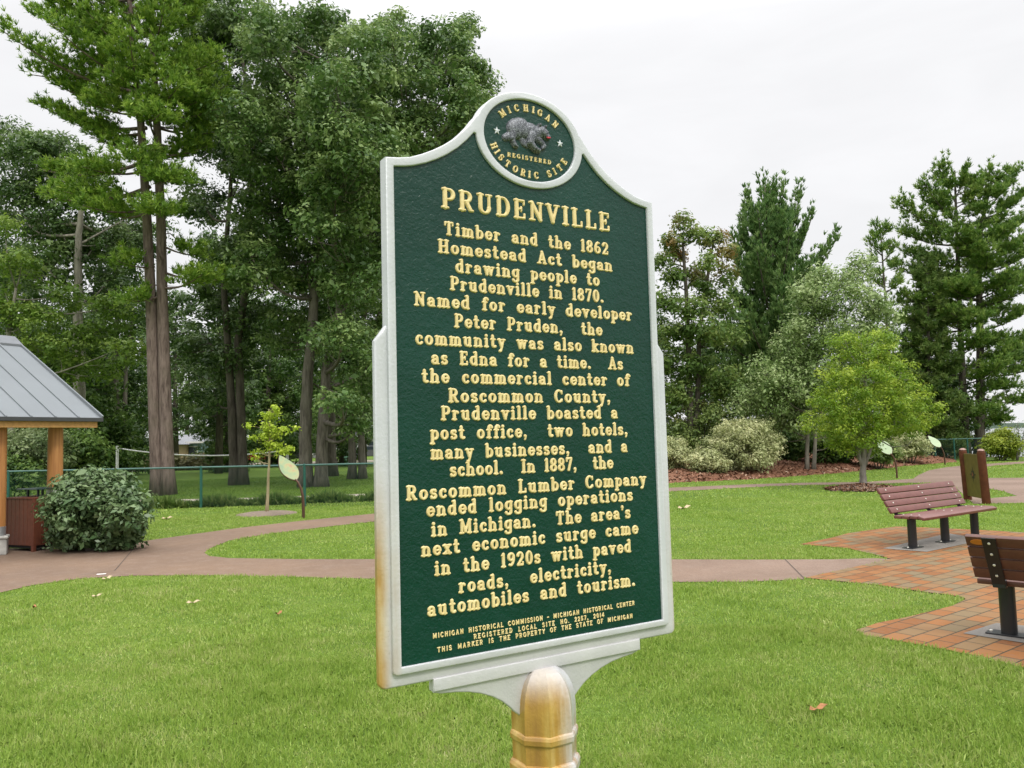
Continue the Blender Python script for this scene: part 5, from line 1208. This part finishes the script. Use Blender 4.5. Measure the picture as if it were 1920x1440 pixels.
pine('white_pine', 'dense upright pine rising behind the silvery tree',
 [([(1462, 880), (1460, 760), (1452, 620), (1445, 480), (1432, 350)], .32)],
 [(1460, 590, 1572, 452, 0, .8), (1462, 600, 1540, 520, 0, .8), (1450, 560, 1500, 372), (1450, 560, 1525, 410), (1448, 520, 1470, 360), (1445, 520, 1400, 372), (1446, 560, 1388, 440), (1452, 600, 1380, 500), (1455, 640, 1370, 560), (1455, 640, 1510, 520), (1458, 690, 1350, 640), (1458, 680, 1530, 610), (1440, 460, 1432, 352), (1440, 480, 1452, 358), (1450, 560, 1420, 400, -1.5), (1452, 600, 1480, 450, -1.8), (1452, 620, 1420, 480, -2.), (1455, 680, 1470, 560, -2.5), (1455, 700, 1400, 600, -2.5), (1458, 740, 1500, 680, -2), (1458, 740, 1350, 700, -1), (1458, 760, 1330, 740, 0)],
 38, M['needle_blue'], M['bark_dark'], 602, 1.0, 13, .22, .05, 'pine tree', [(1458, 760, 1438, 420, 44, 3.0, 1.3)], 1.7, .8, thick=.32)
decid('silvery_tree', 'pale silvery leaved tree standing behind the yellow green tree',
 [([(1512, 872), (1514, 800), (1530, 700), (1545, 600)], .085), ([(1524, 872), (1530, 800), (1570, 700), (1590, 580)], .08)],
 [(1560, 520, 44, 26), (1610, 510, 32, 22), (1520, 560, 50, 34), (1590, 560, 52, 36, -.5), (1640, 570, 34, 34), (1500, 620, 40, 34), (1560, 630, 56, 40, -.5), (1620, 640, 50, 40), (1500, 690, 54, 34), (1430, 700, 40, 26, -.5), (1460, 740, 50, 34, -.5), (1540, 720, 54, 40), (1500, 790, 44, 34, .5), (1400, 750, 36, 28), (1450, 800, 36, 28, .8), (1560, 800, 44, 34, .8), (1490, 655, 44, 34, .3), (1475, 700, 44, 34, .4), (1540, 585, 50, 36, .5), (1645, 610, 40, 40, .6), (1590, 690, 54, 44, .6), (1430, 740, 44, 30, .5), (1500, 750, 50, 36, .6), (1620, 490, 22, 16, .2), (1535, 520, 30, 20, .3)], 31, M['silver'], M['bark_oak'], 603, 25, 66, .14, .48, limb=.06, shell=.2, flat=.8)
pine('white_pine', 'big layered white pine at the right edge above the info board',
 [([(1836, 850), (1838, 760), (1838, 640), (1835, 520), (1840, 420), (1862, 330)], .26), ([(1812, 850), (1806, 740), (1800, 600), (1795, 470), (1790, 320)], .22)],
 [(1795, 430, 1688, 392), (1795, 460, 1690, 440), (1795, 420, 1735, 350), (1792, 380, 1762, 318), (1792, 370, 1810, 330), (1792, 390, 1830, 360), (1845, 400, 1850, 325), (1850, 390, 1900, 330), (1845, 410, 1918, 372), (1842, 440, 1930, 412), (1838, 480, 1950, 440), (1838, 510, 1925, 480), (1836, 540, 1935, 530), (1836, 560, 1900, 520, -2), (1838, 620, 1925, 585), (1838, 640, 1940, 640, 1), (1838, 700, 1945, 690), (1838, 720, 1900, 730), (1838, 745, 1935, 755), (1838, 690, 1930, 660, 2), (1800, 500, 1700, 480), (1800, 520, 1670, 505, 1), (1800, 540, 1720, 520), (1802, 580, 1690, 560), (1804, 620, 1690, 610), (1805, 660, 1700, 650), (1838, 600, 1780, 590, -2), (1838, 560, 1780, 540, -2), (1838, 470, 1790, 440, -2), (1806, 700, 1720, 700), (1838, 780, 1885, 790), (1838, 760, 1870, 770), (1795, 480, 1850, 470, -2), (1838, 660, 1870, 640, -1)],
 43, M['needle_dark'], M['bark_dark'], 604, 1.25, 14, .22, .05, 'pine tree', [(1805, 810, 1792, 340, 40, 3.1, 1.3), (1838, 600, 1858, 340, 24, 2.8, 1.3)], 1.7, .25, thick=.24)
pine('white_pine', 'thin young pine standing between the silvery tree and the big pine', [([(1672, 850), (1668, 700), (1660, 560), (1650, 420)], .12)],
 [(1655, 480, 1628, 450), (1655, 490, 1680, 460), (1660, 540, 1630, 520), (1660, 550, 1690, 520), (1664, 600, 1630, 590), (1664, 610, 1700, 590), (1652, 450, 1640, 425), (1652, 450, 1662, 428)], 42, M['needle_dark'], M['bark_dark'], 605, .6, 8, .26, .05, 'pine tree', [(1670, 760, 1652, 430, 24, 1.7, .5)], 1., .35)
pine('cedar', 'brownish green cedar in front of the big pine', [([(1742, 862), (1742, 700), (1738, 500)], .16)],
 [(1740, 520, 1738, 478), (1740, 560, 1715, 520), (1740, 560, 1765, 530), (1742, 620, 1700, 590), (1742, 620, 1785, 600), (1742, 700, 1690, 680), (1742, 700, 1795, 690), (1742, 780, 1680, 780), (1742, 780, 1800, 780), (1742, 830, 1690, 835), (1742, 830, 1800, 835)], 42, M['cedar'], M['bark_dark'], 606, .7, 10, .22, .055, 'cedar tree', [(1742, 850, 1739, 500, 64, 2.2, .4)], 2.0, .1, thick=.25)
decid('small_tree', 'rounded yellow green tree on the lawn ringed by mulch',
 [([(1618, 916), (1618, 890), (1620, 840), (1622, 760), (1620, 690)], .095), ([(1622, 872), (1640, 820), (1668, 750), (1690, 700)], .04), ([(1616, 872), (1600, 820), (1575, 750), (1560, 700)], .04), ([(1620, 860), (1632, 780), (1640, 700)], .045)],
 [(1580, 634, 22, 16), (1612, 640, 30, 22), (1648, 640, 28, 20), (1596, 675, 40, 26), (1646, 672, 36, 28, -.3), (1570, 715, 38, 26), (1625, 715, 50, 34, -.6), (1686, 706, 40, 30), (1545, 750, 34, 24), (1590, 760, 44, 30, -.6), (1650, 765, 48, 32, -.7), (1706, 745, 40, 28, -.2), (1738, 775, 28, 24), (1528, 790, 28, 18), (1570, 800, 40, 24, -.3), (1620, 810, 46, 26, -.7), (1690, 795, 44, 26, -.4), (1724, 798, 24, 14), (1596, 838, 32, 14, -.2), (1632, 836, 24, 12, .3), (1560, 826, 26, 12), (1625, 745, 60, 60, .9), (1600, 800, 70, 30, .9), (1680, 770, 50, 40, .9)], 22.3, M['yellow'], mat_bark('smooth_bark', (.17, .15, .13), (.33, .30, .27), 14), 701, 24, 76, .078, .25, limb=.028, shell=.45, flat=.7)
g0 = at(1618, 918)
mb = MB(); mb.lathe((0, 0, 0), [(.98, -.04), (.92, .03), (.6, .09), (.2, .14)], 28); o = mb.build('mulch_ring', mat_simple('ring_mulch_brown', (.17, .12, .09), .95, 0, .4, 24, .7, 30), None, True); o.location = (*g0, 0)
tag(o, 'round mulch ring at the foot of the yellow green tree', 'mulch ring')
o = link('mulch_chips', chips('mulch_chips', *(lambda a, q: (g0[0]+q*np.cos(a), g0[1]+q*np.sin(a), .13*(1-q/1.05)+.03))(np.random.default_rng(2).uniform(0, 6.28, 1500), 1.0*np.sqrt(np.random.default_rng(3).random(1500))), .11, .035, None, 5), M['chip']); tag(o, 'wood chips of the mulch ring under the yellow green tree', 'mulch', kind='stuff')
# shrubs on the mulch bed
shrub('wide cream variegated shrub on the mulch bed right of the marker', 1392, 888, 150, 102, 30, M['varieg'], 801, 26, 90, .10, .30, extra=((1420, 810, 42, 22), (1370, 840, 36, 26), (1350, 870, 26, 20), (1400, 795, 24, 12)), group=None)
shrub('small cream variegated shrub leaning over the bark at the mulch edge', 1325, 893, 72, 54, 29.5, M['varieg'], 802, 18, 80, .10, .26)
shrub('cream variegated shrub half hidden by the right edge of the marker', 1262, 890, 62, 74, 30.5, M['varieg'], 803, 18, 80, .10, .28)
shrub('reddish green shrub behind the cream variegated shrubs', 1310, 876, 130, 128, 34, M['redgreen'], 804, 22, 70, .13, .4)
shrub('cream and rose variegated shrub under the cedar beside the leaf signs', 1706, 862, 76, 52, 36.5, M['varieg'], 805, 18, 80, .11, .32)
shrub('dark rounded shrub on the mulch behind the yellow green tree', 1570, 868, 120, 70, 34, M['under'], 806, 22, 70, .14, .38)
shrub('brown tinged shrub at the foot of the cedar', 1772, 856, 90, 66, 42.5, M['redgreen'], 807, 18, 70, .14, .4)
shrub('dark shrub between the variegated shrub and the silvery tree trunks', 1470, 870, 80, 70, 34.5, M['under'], 808, 22, 70, .14, .4)
shrub('bright yellow green bush in front of the lake fence', 1880, 860, 66, 58, 38.5, M['bush_yel'], 809, 20, 70, .12, .34)
shrub('dark green shrub under the yellow green tree beside the first leaf sign', 1648, 868, 70, 44, 33, M['redgreen'], 810, 18, 70, .12, .34)
def bare(label, px, d, top, seed):
    return decid('sapling', label, [([(px, 862), (px+4, 820), (px+2, top)], .03), ([(px+1, 850), (px+14, 810), (px+22, top+10)], .02)], [(px+4, top+10, 18, 12), (px-8, top+28, 14, 10), (px+20, top+22, 14, 12)], d, M['greyshrub'], M['bark_oak'], seed, 9, 12, .10, .45, limb=.02)
bare('thin sparse sapling in front of the lake at the right edge', 1906, 38, 792, 851)
# dense wood behind the right shrubs
RB = [(0, 1235, 44, .62, 'dark tree behind the marker plate at its right edge'), (2, 1345, 43, .78, 'low dark tree behind the reddish green shrub'), (2, 1420, 46, .8, 'shaded tree beneath the dense upright pine'), (0, 1585, 45, .52, 'shaded tree behind the silvery tree'), (2, 1500, 42, .6, 'low shaded tree behind the silvery trunks'), (2, 1660, 44, .66, 'low shaded tree behind the yellow green tree'), (2, 1725, 43, .62, 'low shaded tree behind the cedar'), (2, 1790, 46, .55, 'low dark tree between the two trunks of the big pine')]
for i, (k, px, dd, s, lab) in enumerate(RB):
    o = copy_tree(SRC[k]); w = P(px, 800, dd); o.location = (w[0], w[1], 0); o.scale = (s, s, s*1.05); o.rotation_euler = (0, 0, i*2.3+.5); o['label'] = lab; o['group'] = 'trees behind the mulch bed'
# low hedge before the house
r = np.random.default_rng(44); n = 900; hx = r.uniform(P(232, 870, 60)[0], P(430, 870, 60)[0], n); c = np.stack([hx, 60+r.normal(0, .5, n), np.abs(r.normal(.4, .32, n))], -1)
HG = empty('hedge', (float(hx.mean()), 60, 0), 'low brownish hedge running in front of the house', 'hedge')
v, t = leaf_cloud(c-np.array([hx.mean(), 60, 0]), .4, 16, .22, 45); link('foliage', quadmesh('foliage', v, t), mat_leaf('hedge_leaves', (.05, .055, .02), (.10, .10, .035), (.16, .15, .06)), HG)

# ------------------------------------------------------------------ house, cars, box beyond the lawn
M['shingle'] = mat_simple('roof_shingle', (.20, .205, .22), .8, 0, .25, 4, .3, 12)
M['tanwall'] = mat_simple('tan_brick_wall', (.32, .235, .13), .8, 0, .18, 5, .2, 12)
M['bluewall'] = mat_simple('blue_siding', (.20, .29, .33), .7, 0, .15, 2)
M['glass'] = mat_simple('window_glass', (.03, .04, .05), .12, 0, .1)
M['whitetrim'] = mat_simple('white_trim', (.62, .60, .56), .6)
def house(label, px0, px1, d, hw, hr, wall, wing=False):
    x0, x1 = P(px0, 850, d)[0], P(px1, 850, d)[0]; Wd = x1-x0; D = 7.
    H_ = empty('house', ((x0+x1)/2, d, 0), label, 'house')
    mb = MB(); mb.box((0, D/2, hw/2), (Wd, D, hw)); wl = mb.build('wall', wall, H_)
    mb = MB(); o = .35; mb.add([(-Wd/2-o, -o, hw), (Wd/2+o, -o, hw), (Wd/2+o, D+o, hw), (-Wd/2-o, D+o, hw), (-Wd/2-o, D/2, hr), (Wd/2+o, D/2, hr)], [(0, 1, 5, 4), (2, 3, 4, 5), (1, 2, 5), (3, 0, 4), (3, 2, 1, 0)]); rf = mb.build('roof', M['shingle'], H_)
    mb = MB(); mb.box((0, -o-.03, hw-.04), (Wd+2*o, .06, .20)); mb.build('fascia', M['whitetrim'], rf)
    n = max(2, int(Wd/2.6))
    for k in range(n):
        x = -Wd/2+(k+.5)*Wd/n; mb = MB(); mb.box((x, -.03, hw*.56), (1.1, .08, 1.15)); f = mb.build('window', M['whitetrim'], H_)
        mb = MB(); mb.box((x, -.075, hw*.56), (.94, .03, .98)); mb.build('pane', M['glass'], f)
    if wing:
        w_ = 4.6; xx = -Wd/2+.2; mb = MB(); mb.box((xx, -1.6, hw*.46), (w_, 3.2, hw*.92)); mb.build('wing', M['tanwall'], H_)
        mb = MB(); a = xx; e = w_/2+.35; mb.add([(a-e, -3.4, hw*.90), (a+e, -3.4, hw*.90), (a+e, .3, hw*.90), (a-e, .3, hw*.90), (a, -3.4, hw*.90+1.1), (a, .3, hw*.90+1.1)], [(1, 2, 5, 4), (3, 0, 4, 5), (0, 1, 4), (2, 3, 5), (3, 2, 1, 0)]); mb.build('wing_roof', M['shingle'], H_)
    return H_
house('small house with grey shingle roof and tan wing between the pine and slender oak', 312, 378, 88, 2.35, 3.25, M['bluewall'], True)
house('long grey roofed house behind the parked cars', 470, 720, 104, 2.6, 4.1, mat_simple('grey_siding', (.36, .36, .36), .7))
def car(label, px, d, col, rz):
    w = P(px, 868, d); Cc = empty('parked_car', (w[0], d, 0), label, 'car', rz, 'cars parked beyond the lawn')
    prof = [(-2.15, .32), (-2.2, .62), (-2.08, .92), (-1.2, .98), (-.62, 1.40), (.62, 1.43), (1.32, 1.02), (2.02, .90), (2.18, .62), (2.12, .32)]
    Mx = Matrix(((1, 0, 0, 0), (0, 0, 1, 0), (0, 1, 0, 0), (0, 0, 0, 1)))
    mb = MB(); mb.prism(prof, -.85, .85, Mx); bd = mb.build('body', mat_simple('car_paint', col, .25, 0, .04, 3), Cc)
    bm = bmesh.new(); bm.from_mesh(bd.data); bmesh.ops.recalc_face_normals(bm, faces=bm.faces); bm.to_mesh(bd.data); bm.free(); mdf = bd.modifiers.new('bevel', 'BEVEL'); mdf.width = .06; mdf.segments = 2
    for s in (-1, 1):
        mb = MB(); mb.prism([(-1.05, 1.0), (-.58, 1.34), (.58, 1.36), (1.14, 1.03)], s*.845, s*.862, Mx); mb.build('window', M['glass'], Cc)
        for x in (-1.32, 1.36):
            mb = MB(); c = Vector((x, s*.80, .33)); mb.tube([c+Vector((0, s*-.10, 0)), c+Vector((0, s*.09, 0))], .33, 18); wh = mb.build('wheel', M['black'], Cc, angle=.6)
            mb = MB(); mb.tube([c+Vector((0, s*.085, 0)), c+Vector((0, s*.10, 0))], .20, 14); mb.build('rim', M['steel'], wh, angle=.6)
    for y in (-.6, .6):
        mb = MB(); mb.box((2.15, y, .70), (.08, .34, .13), bev=.02); mb.build('headlight', M['whitetrim'], Cc)
        mb = MB(); mb.box((-2.14, y, .72), (.08, .30, .14), bev=.02); mb.build('tail_light', M['red'], Cc)
    return Cc
car('dark red car parked beyond the lawn left of the young yellow tree', 487, 82, (.22, .012, .025), .12)
car('black car parked beyond the lawn right of the young yellow tree', 545, 83, (.015, .016, .02), .1)
car('grey car parked beyond the lawn beside the twin oak trunks', 690, 84, (.10, .10, .11), .1)
w = P(648, 872, 68); mb = MB(); mb.box((0, 0, .45), (.85, .7, .9), bev=.05); mb.box((0, 0, .93), (.92, .78, .07), bev=.03); o = mb.build('utility_box', mat_simple('box_green', (.16, .32, .24), .5), None); o.location = (w[0], 68, 0)
tag(o, 'pale green utility box standing right of the dark trunk', 'utility box')
